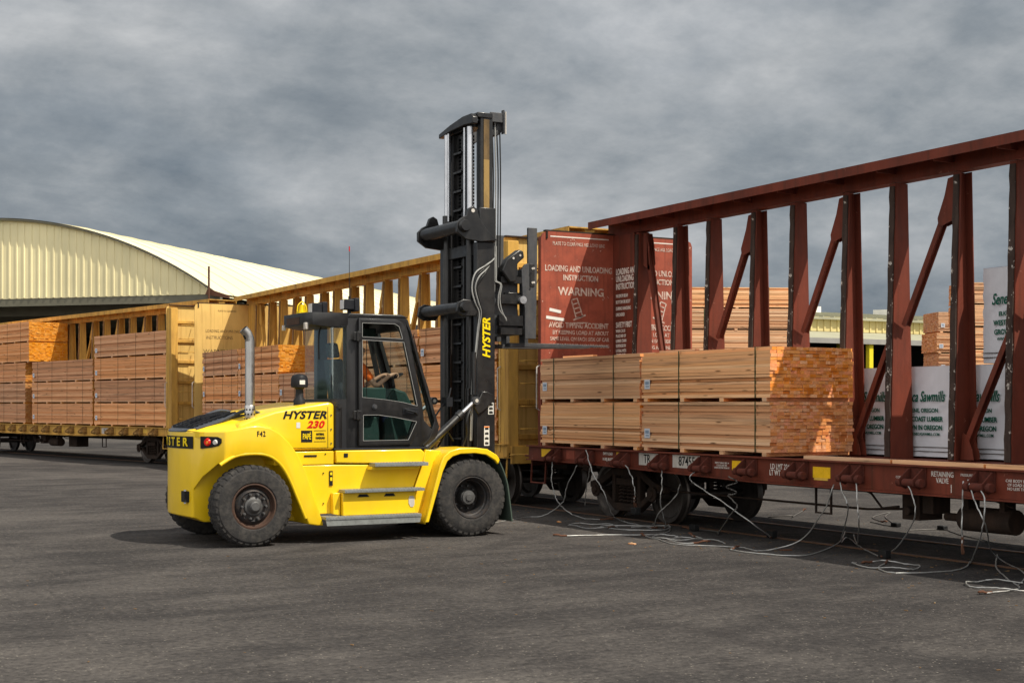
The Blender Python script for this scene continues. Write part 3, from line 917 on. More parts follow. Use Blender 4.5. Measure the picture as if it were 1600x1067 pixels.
for body, z, s in (('LOADING AND', 4.37, 0.11), ('UNLOADING', 4.24, 0.11), ('INSTRUCTION', 4.10, 0.11), ('MAXIMUM BEAM', 3.93, 0.06), ('BOTTOM OR BODY', 3.82, 0.06), ('DURING HANDLING', 3.70, 0.06), ('UNLOADED', 3.59, 0.06),
                   ('SAFETY FIRST', 3.40, 0.10), ('WHEN CAR IS', 3.29, 0.055), ('PLACE END OF', 3.20, 0.055), ('LUMBER CHAIN', 3.11, 0.055), ('SUSPENDED IN', 3.02, 0.055), ('LATERAL WITH', 2.93, 0.055), ('CENTER LINES', 2.85, 0.055)):
    text_obj('lettering', body, s, M['stencil'], red, (RX + TX - 0.131, 22.0, z), SR, SU, sx=0.62, bold=0.03, off=OFF, align='LEFT')

AX, AY, ARZ = 14.2, 23.05, R(0.1)
yel, yb0, yb1 = make_car('railcar', (AX, AY, 0), ARZ, (M['ochre'], M['ochre_panel'], M['winch_y'], M['wear_y']),
                         'weathered yellow centre-beam railcar directly behind the forklift, coupled to the red car', False)


def ytext(par, body, x, z, size, y, **k):
    return text_obj('lettering', body, size, M['stencil_dark'], par, (x, y - 0.001, z), (1, 0, 0), (0, 0, 1), **k)


yy_ = CL - 0.2
ytext(yb1, 'LOADING AND UNLOADING', -0.75, 4.22, 0.085, yy_, sx=0.8)
ytext(yb1, 'INSTRUCTIONS', -0.95, 4.02, 0.10, yy_, sx=0.85)
ytext(yb1, 'WARNING', -1.0, 3.58, 0.14, yy_, sx=0.95, bold=0.01)
ytext(yb1, 'PLATE TO CLEARANCE', -0.7, 4.85, 0.05, yy_, sx=0.8)


def railpt(y):
    return None


# second yellow car is a copy, lettering included
y3 = copy_tree(yel)
y3.location = (13.65, 44.5, 0)
y3.rotation_euler = (0, 0, TH3)
tag(y3, 'more distant yellow centre-beam railcar at the far left, stacked up to five bundles high', 'railcar')
for car, nm in ((yel, 'a'), (y3, 'b')):
    for (y0, y1, z0, z1) in ((1.6, 1.9, 1.03, 1.16), (3.0, 3.25, 1.03, 1.16), (5.6, 5.9, 0.98, 1.12), (8.2, 8.5, 0.96, 1.1), (10.6, 10.9, 0.96, 1.1), (13.0, 13.3, 0.96, 1.1)):
        MB().box(-1.704, -1.7005, y0, y1, z0, z1).build('reflector', M['reflector_pale'], car, smooth=0)
    MB().box(-1.704, -1.7005, 4.35, 5.0, 0.96, 1.16).build('placard', M['placard'], car, smooth=0)
    text_obj('lettering', 'TR 871', 0.11, M['ink'], car, (-1.7045, 4.67, 1.06), SR, SU, sx=0.75)

# ------------------------------------------------------------------ lumber
BW, BH, LAY = 1.5, 0.765, 15
_bc = {}


def boards_mb(L, w_, seed, cell=0.115):
    r = random.Random(seed)
    b = MB()
    lh = (BH - 0.055) / LAY
    for k in range(LAY):
        z0 = 0.055 + k * lh
        n = round(w_ / cell)
        cuts = [-w_ / 2]
        wd = [cell if r.random() < 0.72 else cell * 0.55 for _ in range(n + 3)]
        while cuts[-1] < w_ / 2 - 0.05:
            cuts.append(cuts[-1] + wd.pop() if wd else w_ / 2)
        cuts[-1] = w_ / 2
        jig = r.uniform(-0.004, 0.004)
        for i in range(len(cuts) - 1):
            a, c = cuts[i], cuts[i + 1]
            if i == 0:
                a += r.uniform(-0.009, 0.006) if r.random() < 0.8 else 0.03
            if i == len(cuts) - 2:
                c += r.uniform(-0.005, 0.006)
            e0, e1 = r.uniform(-0.02, 0.006), r.uniform(-0.012, 0.012)
            if r.random() < 0.04:
                e0 -= 0.02
            dz = r.uniform(0.0006, 0.002) if r.random() < 0.85 else r.uniform(0.003, 0.007)
            b.box(a + 0.0006, c - 0.0006, -L / 2 + e0, L / 2 + e1, z0 + dz * 0.4, z0 + lh - dz)
    return b


def bundle(loc, rz, L, label, group, kind='fir', seed=0, straps=(0.2, 0.8), base=True, tagside=1, w_=BW):
    key = (round(L, 2), kind, seed % 3, tuple(straps), w_)
    if key in _bc:
        root = copy_tree(_bc[key])
        root.location = loc
        root.rotation_euler = (0, 0, rz)
        tag(root, label, 'lumber bundle', group)
        return root
    root = empty('lumber_bundle', loc, rz, label, 'lumber bundle', group)
    _bc[key] = root
    boards_mb(L, w_, seed % 3 + int(L * 10)).build('boards', M[kind], root, smooth=0, fix=False)
    n = 4 if L < 4 else 5
    for i in range(n):
        y = -L / 2 + 0.12 + (L - 0.24) * i / (n - 1)
        MB().box(-w_ / 2 - 0.005, w_ / 2 + 0.004, y - 0.05, y + 0.05, 0.002, 0.053).build('bolster', M[kind], root, smooth=0)
    for s in straps:
        y = -L / 2 + L * s
        q = MB()
        t, wd = 0.011, (0.011 if kind == 'fir' else 0.006)
        q.box(-w_ / 2 - t, -w_ / 2 - t + 0.003, y - wd, y + wd, 0.055, BH + 0.002)
        q.box(w_ / 2 + t - 0.003, w_ / 2 + t, y - wd, y + wd, 0.055, BH + 0.002)
        q.box(-w_ / 2 - t, w_ / 2 + t, y - wd, y + wd, BH + 0.002, BH + 0.005)
        q.build('strap', M['strap'] if kind == 'fir' else M['strap_dark'], root, smooth=0)
    y = L / 2 - 0.17
    tg = MB().box(-w_ / 2 - 0.013, -w_ / 2 - 0.011, y - 0.075, y + 0.075, 0.20, 0.35).build('tag', M['tag'], root, smooth=0)
    MB().box(-w_ / 2 - 0.0145, -w_ / 2 - 0.0135, y - 0.05, y + 0.04, 0.23, 0.25).box(-w_ / 2 - 0.0145, -w_ / 2 - 0.0135, y - 0.05, y + 0.05, 0.27, 0.32).build('tag_print', M['tagink'], tg, smooth=0)
    return root


DK = 1.225
gname = 'lumber bundles on the near side of the red railcar'
for (yc, where, st) in ((20.42, 'left', (0.15, 0.76)), (17.19, 'right', (0.32, 0.90))):
    for k in range(2):
        # the deck is canted towards the centre beam, so the loads lean in
        bundle((13.37, yc, DK + 0.768 * k), 0, 3.16 if where == 'left' else 3.18,
               ('pale fir lumber bundle on the red railcar, %s %s of four' % ('upper' if k else 'lower', where)),
               gname, 'fir', (1 if where == 'left' else 0) + k, tuple(1 - s for s in st))
# loose dunnage lying on the top bundles and along the deck edge
for i, (x, y, z, l, wd, t_, lab) in enumerate(((12.95, 21.2, DK + 1.545, 1.0, 0.09, 0.035, 'pale board lying on the upper left bundle, next to the red bulkhead'),
                                          (13.3, 19.9, DK + 1.545, 1.15, 0.09, 0.035, 'pale board lying on the middle of the upper left bundle'),
                                          (13.0, 18.3, DK + 1.545, 0.95, 0.09, 0.035, 'pale board lying on the left part of the upper right bundle'),
                                          (13.4, 16.9, DK + 1.545, 1.1, 0.09, 0.035, 'pale board lying on the upper right bundle near its board ends'),
                                          (12.62, 14.0, 1.2235, 1.62, 0.14, 0.045, 'long bare board on the red railcar deck edge, just right of the lumber'),
                                          (12.62, 12.42, 1.2235, 1.46, 0.14, 0.045, 'long bare board on the red railcar deck edge, above the valve lettering'),
                                          (12.62, 10.88, 1.2235, 1.55, 0.14, 0.045, 'long bare board on the red railcar deck edge, cut by the right picture edge'))):
    o = MB().box(-wd / 2, wd / 2, -l / 2, l / 2, 0, t_).build('loose_board', M['fir'], smooth=0)
    o.location = (x, y, z)
    tag(o, lab, 'board', 'loose boards on the red railcar')


# wrapped bundles on the far side of the red car
def wrapped(loc, L, hgt, label, seed, texts):
    r = random.Random(seed)
    root = empty('wrapped_lumber_bundle', loc, 0, label, 'lumber bundle', 'wrapped lumber bundles on the red railcar')
    nx, ny, nz = 10, 60, 22
    w_ = 1.3
    b = MB()

    def wr(y, z, ph):
        a = math.sin((y * 1.0 + z * 1.3) * 19 + ph + 1.6 * math.sin(y * 3 + ph)) * 0.5 + math.sin((y * 0.6 + z * 1.0) * 31 + ph * 2) * 0.3
        e = max(0, 1 - abs(z - hgt / 2) / (hgt / 2))
        return 0.021 * a * (0.35 + 0.65 * e)
    for sx_ in (-1, 1):
        vs = []
        for j in range(nz + 1):
            for i in range(ny + 1):
                y, z = -L / 2 + L * i / ny, hgt * j / nz
                vs.append((sx_ * (w_ / 2 + wr(y, z, seed)), y, z))
        b.add(vs, [(j * (ny + 1) + i, j * (ny + 1) + i + 1, (j + 1) * (ny + 1) + i + 1, (j + 1) * (ny + 1) + i) for j in range(nz) for i in range(ny)])
    for sy in (-1, 1):
        vs = []
        for j in range(nz + 1):
            for i in range(nx + 1):
                x, z = -w_ / 2 + w_ * i / nx, hgt * j / nz
                vs.append((x + (0 if 0 < i < nx else (1 if i else -1) * wr(sy * L / 2, z, seed)), sy * (L / 2) + (0 if i in (0, nx) else wr(x * 3, z, seed + 2) * 1.3), z))
        b.add(vs, [(j * (nx + 1) + i, j * (nx + 1) + i + 1, (j + 1) * (nx + 1) + i + 1, (j + 1) * (nx + 1) + i) for j in range(nz) for i in range(nx)])
    b.add([(-w_ / 2 - .005, -L / 2 - .005, hgt), (w_ / 2 + .005, -L / 2 - .005, hgt), (w_ / 2 + .005, L / 2 + .005, hgt), (-w_ / 2 - .005, L / 2 + .005, hgt)], [(0, 1, 2, 3)])
    b.add([(-w_ / 2, -L / 2, 0.01), (w_ / 2, -L / 2, 0.01), (w_ / 2, L / 2, 0.01), (-w_ / 2, L / 2, 0.01)], [(3, 2, 1, 0)])
    b.build('wrap', M['wrap'], root, smooth=60)
    s = MB()
    for z in (0.07, 0.13):
        s.box(-w_ / 2 - 0.016, w_ / 2 + 0.016, -L / 2 - 0.018, L / 2 + 0.018, z, z + 0.008)
    s.build('strap', M['strap_dark'], root, smooth=0)
    for y in texts:
        X = -w_ / 2 - 0.017
        text_obj('lettering', 'Seneca Sawmills', 0.145, M['wrap_ink'], root, (X, y, hgt * 0.66), SR, SU, sx=0.66, shear=0.35, bold=0.02)
        text_obj('lettering', 'EUGENE, OREGON', 0.056, M['wrap_ink'], root, (X, y, hgt * 0.66 - 0.19), SR, SU, sx=0.95, bold=0.03)
        text_obj('lettering', 'WEST COAST LUMBER', 0.066, M['wrap_ink'], root, (X, y, hgt * 0.66 - 0.31), SR, SU, sx=0.86, bold=0.04)
        text_obj('lettering', 'GROWN IN OREGON', 0.066, M['wrap_ink'], root, (X, y, hgt * 0.66 - 0.43), SR, SU, sx=0.86, bold=0.04)
        text_obj('lettering', 'WWW.SENECASAWMILL.COM', 0.04, M['wrap_ink'], root, (X, y, hgt * 0.66 - 0.52), SR, SU, sx=0.9, bold=0.02)
    return root


wrapped((15.27, 14.9, DK), 3.3, 1.26, 'white wrapped lumber bundle with green lettering, low behind the red posts', 1, (0.98, -0.16, -1.12))
wrapped((15.27, 12.0 - 1.62, DK), 3.3, 1.26, 'white wrapped lumber bundle low on the red railcar at the very right edge', 2, (0.98, -0.12, -1.1))
wrapped((15.27, 13.62 - 1.65, DK + 1.275), 3.3, 1.26, 'white wrapped lumber bundle stacked on top at the right edge of the photo', 3, (1.05, -0.05, -1.1))


# yellow car loads
def car_bundle(car_loc, rz, s, k, L, label, group, seed, straps, dx=-0.9):
    c, q = math.cos(rz), math.sin(rz)
    x = car_loc[0] + c * dx - q * s
    y = car_loc[1] + q * dx + c * s
    return bundle((x, y, DK + k * BH), rz, L, label, group, 'cedar', seed, straps)


LV = ['bottom', 'second', 'third', 'fourth', 'top']
S4 = (0.15, 0.4, 0.65, 0.9)
gA = 'lumber bundles on the yellow railcar behind the forklift'
for s, L, n, where in ((17.75, 3.4, 3, 'in the stack beside the yellow lettered bulkhead'), (14.3, 3.4, 3, 'in the stack behind the exhaust pipe'),
                       (10.85, 3.4, 2, 'in the low stack behind the cab rear window'), (5.7, 3.4, 3, 'in the stack behind the cab door'), (2.2, 3.4, 3, 'in the stack behind the mast')):
    for k in range(n):
        lv = 'top' if k == n - 1 else LV[k] if k else 'bottom'
        if n == 3 and k == 1:
            lv = 'middle'
        car_bundle((AX, AY), ARZ, s, k, L, 'brown lumber bundle, %s one %s' % (lv, where), gA, k + int(s), S4)
gB = 'lumber bundles on the far left railcar'
for s, n, where in ((3.05, 4, 'in the right stack of the far left railcar'), (8.5, 3, 'in the low middle stack of the far left railcar'), (14.1, 5, 'in the tall stack at the left picture edge')):
    for k in range(n):
        lv = 'top' if k == n - 1 else ('bottom', 'second lowest', 'third lowest', 'fourth lowest')[k]
        car_bundle((13.65, 44.5), TH3, s + (0.35 if (n == 5 and k < 3) else 0), k, 5.3, 'brown lumber bundle, %s one %s' % (lv, where), gB, k + int(s), S4)

# yard stacks beyond the track
gY = 'sunlit lumber bundles stacked in the yard beyond the red railcar'
for (x, y, L, n, where) in ((31.6, 41.2, 4.6, 8, 'in the yard stack beside the red bulkhead'), (39.1, 35.0, 4.1, 8, 'in the yard stack beside the white bundles'), (41.0, 38.2, 4.1, 7, 'in the shorter right yard stack')):
    for k in range(n):
        bundle((x + rnd.uniform(-0.05, 0.05), y, 0.0 + k * BH), R(66), L, 'pale sunlit lumber bundle, %s %s' % (['lowest', 'second up', 'third up', 'fourth up', 'fifth up', 'sixth up', 'seventh up', 'topmost'][7 if k == n - 1 else k], where), gY, 'fir', k, (0.25, 0.75))


# ------------------------------------------------------------------ buildings
def warehouse():
    ang = math.atan2(-0.704, 0.71)
    root = empty('arched_warehouse', (16.4, 110.9, 0), ang, 'cream arched warehouse with ribbed gable and open dark front at far left', 'warehouse')
    hs, z0, rise, LN = 19.1, 9.7, 5.95, 95
    Rr = (hs * hs + rise * rise) / (2 * rise)

    def zt(x):
        return z0 + math.sqrt(Rr * Rr - x * x) - (Rr - rise)
    N = 48
    xs = [-hs + 2 * hs * i / N for i in range(N + 1)]
    g = MB().prism([(x, zt(x) - 0.15) for x in xs[1:-1]] + [(hs - 0.1, z0), (-hs + 0.1, z0)], 'Y', 0.0, 0.1)
    o = g.build('gable_wall', M['cladding'], root, smooth=0)
    g = MB()
    x = -hs + 0.6
    while x < hs - 0.5:
        g.prism([(x - 0.10, -0.002), (x + 0.10, -0.002), (x + 0.05, -0.055), (x - 0.05, -0.055)], 'Z', z0 + 0.05, zt(x) - 0.22)
        x += 0.62
    g.build('cladding_ribs', M['cladding'], o, smooth=0)
    g = MB()
    ro = [(x, zt(x)) for x in xs]
    g.prism(ro + [(x, z - 0.14) for x, z in ro[::-1]], 'Y', -0.25, 0.0 - 0.115)
    g.build('verge_trim', M['fascia'], root, smooth=0)
    g = MB()
    ys = [-0.3, 10, 30, 60, LN]
    vs = [(x, y, zt(x) + 0.03) for y in ys for x in xs]
    fs = [(j * (N + 1) + i, j * (N + 1) + i + 1, (j + 1) * (N + 1) + i + 1, (j + 1) * (N + 1) + i) for j in range(len(ys) - 1) for i in range(N)]
    g.add(vs, fs)
    n = len(vs)
    g.add([(x, y, z - 0.2) for x, y, z in vs], [f[::-1] for f in fs])
    g.build('roof', M['roof'], root, smooth=60, fix=False)
    g = MB()
    for y in range(2, LN, 3):
        g.prism([(x, zt(x) + 0.11) for x in xs[::3]] + [(x, zt(x) + 0.032) for x in xs[::3][::-1]], 'Y', y, y + 0.12)
    g.build('roof_seam', M['roof'], root, smooth=0)
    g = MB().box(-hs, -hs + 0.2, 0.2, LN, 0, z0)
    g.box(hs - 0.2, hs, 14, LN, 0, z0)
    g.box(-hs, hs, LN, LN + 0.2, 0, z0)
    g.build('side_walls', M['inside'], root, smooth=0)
    g = MB()
    for i in range(6):
        g.box(-hs + 0.3, hs - 0.3, 4 + i * 8, 4.3 + i * 8, z0 - 1.0, z0 - 0.3)
    g.box(-hs, hs, 0.02, 0.35, z0 - 0.55, z0 - 0.02)
    g.build('roof_beams', M['fascia'], root, smooth=0)
    for i in range(5):
        g = MB().box(hs - 0.5, hs - 0.1, 0.3 + i * 7, 0.7 + i * 7, 0, z0 - 0.6)
        g.build('column', M['fascia'], root, smooth=0)
    g = MB().prism([(hs - 0.9, z0 - 0.05), (hs + 0.9, z0 - 0.35), (hs + 0.9, z0 - 0.15), (hs - 0.7, z0 + 0.35)], 'Y', -0.5, -0.3)
    g.cyl((hs - 0.5, -0.7, z0 - 2), (hs - 0.5, -0.7, z0 + 1.9), 0.075, n=8)
    g.build('corner_vent_pipe', M['rust'], root, smooth=0)


warehouse()


def shed():
    root = empty('open_yard_shed', (70, 70, 0), 0, 'long cream shed with dark open bays and yellow columns beyond the red railcar', 'shed')
    X0, X1 = -22, 42
    MB().box(X0, X1, 0, 0.2, 6.62, 7.55).build('upper_wall', M['shedwall'], root, smooth=0)
    g = MB()
    x = X0 + 0.3
    while x < X1:
        g.box(x, x + 0.12, -0.07, -0.002, 6.62, 7.5)
        x += 0.55
    g.build('wall_ribs', M['shedwall'], root, smooth=0)
    MB().prism([(-0.35, 7.50), (15, 9.02), (30, 7.5), (30, 7.35), (15, 8.85), (-0.35, 7.36)], 'X', X0 - 0.5, X1 + 0.5).build('roof', M['shedroof'], root, smooth=0)
    g = MB()
    x = X0
    while x < X1:
        g.prism([(-0.35, 7.505), (15, 9.025), (15, 9.10), (-0.35, 7.58)], 'X', x, x + 0.08)
        x += 0.9
    g.build('roof_ribs', M['shedroof'], root, smooth=0)
    for x in (-8.6, -0.4, 9, 19, 29):
        MB().prism([(13.2, 8.86), (14.9, 9.03), (14.9, 9.42), (13.2, 9.36)], 'X', x, x + 2.6).build('ridge_vent', M['white'], root, smooth=0)
    MB().prism([(-0.01, 6.60), (-6.6, 5.75), (-6.6, 5.62), (-0.01, 6.45)], 'X', X0, X1).build('canopy_roof', M['shedroof'], root, smooth=0)
    MB().box(X0, X1, -6.66, -6.61, 5.5, 5.80).build('gutter', M['concrete'], root, smooth=0)
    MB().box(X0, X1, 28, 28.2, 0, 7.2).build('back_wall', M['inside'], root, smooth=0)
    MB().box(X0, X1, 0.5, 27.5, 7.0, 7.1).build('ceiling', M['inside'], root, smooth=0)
    x = X0 + 0.5
    i = 0
    while x < X1:
        MB().box(x, x + 0.30, -6.5, -6.2, 0, 5.6).build('column', M['trimyel'], root, smooth=0)
        MB().box(x + 2, x + 2.25, 10, 10.25, 0, 6.9).build('column', M['trimyel'], root, smooth=0)
        x += 5.15
        i += 1
    g = MB()
    for z in (1.5, 2.7, 3.9):
        g.box(X0, X1, 3.0, 3.1, z, z + 0.14)
    for k in range(46):
        g.box(X0 + 1 + k * 1.4, X0 + 1.12 + k * 1.4, 3.0, 3.1, 0, 4.3)
    g.build('rack', M['ochre'], root, smooth=0)
    g = MB()
    for k in range(30):
        g.box(X0 + 0.8 + k * 2.1, X0 + 2.2 + k * 2.1, 27.8, 27.95, 4.2, 4.9)
    g.build('back_window', M['concrete'], root, smooth=0)


shed()

# distant low tree line
tl = MB()
r = random.Random(5)
M['farwood'] = flat('distant trees', (0.05, 0.07, 0.06), 0.95)
for i in range(700):
    a = R(-75 + 170 * i / 700 + r.uniform(-.2, .2))
    dd = r.uniform(380, 430)
    x, y = dd * math.sin(a), dd * math.cos(a)
    h = r.uniform(4, 9)
    for _ in range(3):
        cxr, cyr, cz = x + r.uniform(-3, 3), y + r.uniform(-3, 3), h * r.uniform(0.3, 0.8)
        s = r.uniform(1.5, 3.2)
        tl.add([(cxr + s, cyr, cz), (cxr - s, cyr, cz), (cxr, cyr + s, cz), (cxr, cyr - s, cz), (cxr, cyr, cz + s * 1.3), (cxr, cyr, max(0, cz - s * 2))], [(0, 2, 4), (2, 1, 4), (1, 3, 4), (3, 0, 4), (2, 0, 5), (1, 2, 5), (3, 1, 5), (0, 3, 5)])
tag(tl.build('far_off_wood', M['farwood'], smooth=0), 'low dark line of far-off trees on the horizon', 'trees', kind='stuff')


# ------------------------------------------------------------------ forklift
def bool_mesh(name, base, ops, mat, smooth=32, bevel=0):
    tmp = []
    o = bpy.data.objects.new('b', base.mesh('b', mat, 0))
    col.objects.link(o)
    for mb_, op in ops:
        c = bpy.data.objects.new('c', mb_.mesh('c', mat, 0))
        col.objects.link(c)
        tmp.append(c)
        md = o.modifiers.new('x', 'BOOLEAN')
        md.object = c
        md.operation = op
        md.solver = 'EXACT'
    if bevel:
        b = o.modifiers.new('bevel', 'BEVEL')
        b.width = bevel
        b.segments = 3
        b.limit_method = 'ANGLE'
        b.angle_limit = R(24)
    dg = bpy.context.evaluated_depsgraph_get()
    dg.update()
    me = bpy.data.meshes.new_from_object(o.evaluated_get(dg))
    for t in tmp + [o]:
        bpy.data.objects.remove(t)
    me.name = name
    me.materials.clear()
    me.materials.append(mat)
    me.polygons.foreach_set('use_smooth', [True] * len(me.polygons))
    me.set_sharp_from_angle(angle=R(smooth))
    return me


def mesh_obj(name, me, parent):
    o = bpy.data.objects.new(name, me)
    col.objects.link(o)
    reg(o, parent)
    return o


FO = (7.9, 20.0, 0.0)
fk = empty('forklift', FO, 0, 'big yellow forklift with raised black mast, facing the red railcar', 'forklift')


def F():
    return MB(FO)


def mir(y):
    return 40.0 - y


YR, XN, FN = (1, 0, 0), (0, 0, 1), None


def ftext(body, x, y, z, size, mat, parent=fk, right=(1, 0, 0), up=(0, 0, 1), **k):
    return text_obj('lettering', body, size, mat, parent, (x, y, z), right, up, off=FO, **k)


# counterweight with the rear wheel arches
plan = [(5.46, 20.0), (5.48, 19.70), (5.55, 19.40), (5.68, 19.14), (5.87, 18.87), (6.0, 18.83), (7.30, 18.83)]
plan = plan + [(x, mir(y)) for x, y in plan[::-1] if y < 20]
side = [(5.2, 0.44), (5.60, 0.38), (5.72, 0.32), (6.9, 0.30), (7.20, 0.25), (7.29, 0.25), (7.14, 0.68), (7.02, 1.02), (6.90, 1.26), (6.78, 1.42), (6.64, 1.55), (6.50, 1.63), (6.34, 1.66), (6.22, 1.655), (5.85, 1.585), (5.2, 1.57)]
arch = [(5.50, -0.1), (5.53, 0.45), (5.56, 0.74), (5.66, 0.96), (5.80, 1.13), (5.97, 1.23), (6.14, 1.27), (6.38, 1.27), (6.54, 1.22), (6.68, 1.10), (6.80, 0.90), (6.92, 0.62), (7.03, 0.36), (7.20, -0.1)]
mw = F().prism(plan, 'Z', 0.2, 1.8)
cwm = bool_mesh('counterweight', mw, [(F().prism(side, 'Y', 18, 22), 'INTERSECT'), (F().prism(arch, 'Y', 18.0, 19.36), 'DIFFERENCE'), (F().prism(arch, 'Y', 20.64, 22), 'DIFFERENCE'),
                                      (F().prism([(5.60, 1.40), (5.60, 1.53), (5.84, 1.53), (5.90, 1.47), (5.86, 1.42)], 'Y', 18.0, 18.2), 'DIFFERENCE')], M['fyellow'], 34, 0.02)
cw = mesh_obj('counterweight', cwm, fk)
# rounded flare along the arch
for s in (0, 1):
    pts = [(x, 18.855 if s == 0 else mir(18.855), z) for x, z in arch[4:-1]]
    F().tube(smooth_pts(pts, 3), 0.028, 8).build('arch_lip', M['fyellow'], cw, smooth=60)
F().box(6.15, 6.75, 19.362, 19.40, 0.45, 1.24).build('well_liner', M['placard'], cw)
# rear name plate wraps across the back
pl = []
for (x, y) in [(5.57, 19.35), (5.55, 19.40), (5.48, 19.70), (5.46, 20.0), (5.48, 20.30), (5.55, 20.60), (5.57, 20.65)]:
    pl.append((x - 0.007, y))
q = F().prism(pl + [(x + 0.004, y) for x, y in pl[::-1]], 'Z', 1.34, 1.51)
q.build('name_plate', M['ink'], cw, smooth=0)
for i, ch in enumerate('HYSTER'):
    y = 20.50 - i * 0.195 - 0.0
    x = 5.452 + (abs(y - 20.0) ** 2) * 0.27
    dirv = Vector((2 * 0.27 * (y - 20.0) * -1, -1, 0))
    ftext(ch, x - 0.008, y, 1.425, 0.115, M['decal_yellow'], cw, right=(-2 * 0.27 * (y - 20), -1, 0), sx=1.3, bold=0.04)
for yc in (19.55,):
    F().box(5.47, 5.60, 19.44, 19.60, 0.60, 0.75).build('tow_recess', M['ink'], cw)
    F().cyl((5.50, 19.50, 0.58), (5.50, 19.50, 0.77), 0.022).build('tow_pin', M['chrome'], cw)
# tail lamp on the chamfered corner
A, B = Vector((5.70, 19.115, 0)), Vector((5.99, 18.825, 0))
A, B = Vector((5.62, 19.235, 0)), Vector((5.86, 18.885, 0))
tv = (B - A).normalized()
nv = Vector((tv.y, -tv.x, 0))
mt = Matrix((tv, -nv, Vector((0, 0, 1)))).transposed().to_4x4()
mt.translation = A + nv * 0.004
lampb = F().prism([(0.03, 1.345), (0.03, 1.515), (0.32, 1.51), (0.385, 1.485), (0.39, 1.43), (0.34, 1.385), (0.2, 1.36)], 'Y', -0.010, 0.012, mt)
lo = lampb.build('tail_lamp_housing', M['ink'], cw)
for (a, r_, m_) in ((0.155, 0.056, M['lens_red']), (0.29, 0.038, M['lens_clear'])):
    c = mt @ Vector((a, -0.010, 1.435))
    q = F().cyl(c, c + nv * 0.022, r_, r_ * 0.8, 20)
    q.build('lamp_lens', m_, cw, smooth=40)
c = mt @ Vector((0.165, -0.034, 1.43))
F().cyl(c, c + nv * 0.004, 0.022, 0.02, 14).build('lamp_lens', M['lens_orange'], cw)
ftext('F42', 6.37, 18.829, 1.545, 0.072, M['ink'], cw, sx=0.75, bold=0.03, space=1.15)

# hood
hs_ = [(6.05, 1.5), (6.10, 1.68), (6.40, 1.79), (6.62, 1.86), (7.0, 1.925), (7.42, 1.99), (7.50, 1.96), (7.50, 1.31), (6.55, 1.31)]
hoodm = bool_mesh('hood', F().prism(hs_, 'Y', 18.97, 21.03), [], M['fyellow'], 34, 0.045)
hood = mesh_obj('hood', hoodm, fk)
ftext('HYSTER', 7.05, 18.968, 1.80, 0.105, M['ink'], hood, sx=1.22, shear=0.28, bold=0.045, space=1.02)
ftext('230', 7.21, 18.968, 1.665, 0.095, M['decal_red'], hood, sx=1.18, shear=0.28, bold=0.05, space=1.05)
F().box(6.93, 6.985, 18.966, 18.969, 1.62, 1.70).build('decal', M['label'], hood)
F().box(7.00, 7.165, 18.966, 18.969, 1.42, 1.585).build('decal', M['ink'], hood)
ftext('PAPÉ', 7.083, 18.965, 1.497, 0.080, M['decal_yellow'], hood, sx=0.50, bold=0.025)
ftext('MATERIAL\nHANDLING', 7.285, 18.968, 1.505, 0.030, M['ink'], hood, sx=0.62, bold=0.05, line=1.25)
for z in (1.425, 1.58):
    F().box(7.19, 7.37, 18.966, 18.969, z, z + 0.006).build('decal_line', M['ink'], hood)
# lower hood panel with a latch
q = F()
for a_, b_ in (((7.40, 18.967, 1.33), (7.40, 18.967, 1.92)), ((6.72, 18.967, 1.34), (7.38, 18.967, 1.335))):
    q.bar(a_, b_, 0.005, 0.004, (0, -1, 0))
q.build('panel_seam', M['ink'], hood)
q = F()
for x_, z_ in ((7.45, 1.40), (7.45, 1.60), (7.45, 1.80)):
    q.cyl((x_, 18.958, z_), (x_, 18.968, z_), 0.011, n=8)
q.build('bolt_heads', M['carrsteel'], hood)
lp = F().box(6.60, 7.49, 18.965, 21.035, 1.10, 1.29).build('hood_skirt', M['fyellow'], fk, bevel=0.012)
F().box(7.04, 7.23, 18.955, 18.962, 1.215, 1.24).build('latch', M['ink'], lp)
# black rear cowl with louvres
cwl = [(5.40, 1.555), (5.47, 1.58), (5.62, 1.625), (5.80, 1.69), (6.0, 1.755), (6.2, 1.80), (6.36, 1.82), (6.36, 1.5), (5.40, 1.5)]
cpl = [(5.462, 20.0), (5.482, 19.70), (5.52, 19.54), (5.62, 19.44), (6.4, 19.42)]
cpl = cpl + [(x, mir(y)) for x, y in cpl[::-1] if y < 20]
mesh_obj('rear_cowl', bool_mesh('rear_cowl', F().prism(cwl, 'Y', 19.1, 20.9), [(F().prism(cpl, 'Z', 1.0, 2.2), 'INTERSECT')], M['grilleblue'], 32, 0.012), fk)
q = F()
for i in range(11):
    x = 5.60 + i * 0.066
    z = 1.612 + (x - 5.60) * 0.36 if x < 5.95 else 1.738 + (x - 5.95) * 0.20
    q.box(x, x + 0.022, 19.50, 20.50, z, z + 0.035)
for y in (19.50, 19.75, 20.0, 20.25, 20.48):
    q.bar((5.60, y, 1.645), (5.97, y, 1.78), 0.02, 0.02)
    q.bar((5.97, y, 1.78), (6.30, y, 1.845), 0.02, 0.02)
q.build('grille', M['plastic'], fk)
for y in (19.38, 20.62):
    F().tube(smooth_pts([(5.62, y, 1.61), (5.72, y, 1.64), (5.85, y, 1.675), (6.0, y, 1.73), (6.15, y, 1.80), (6.34, y, 1.86), (6.52, y, 1.83), (6.70, y, 1.72)], 4), [0.026] * 16 + [0.026] * 5 + [0.022] * 4 + [0.014] * 4, 8).build('cowl_trim', M['grilleblue'], fk, smooth=60)
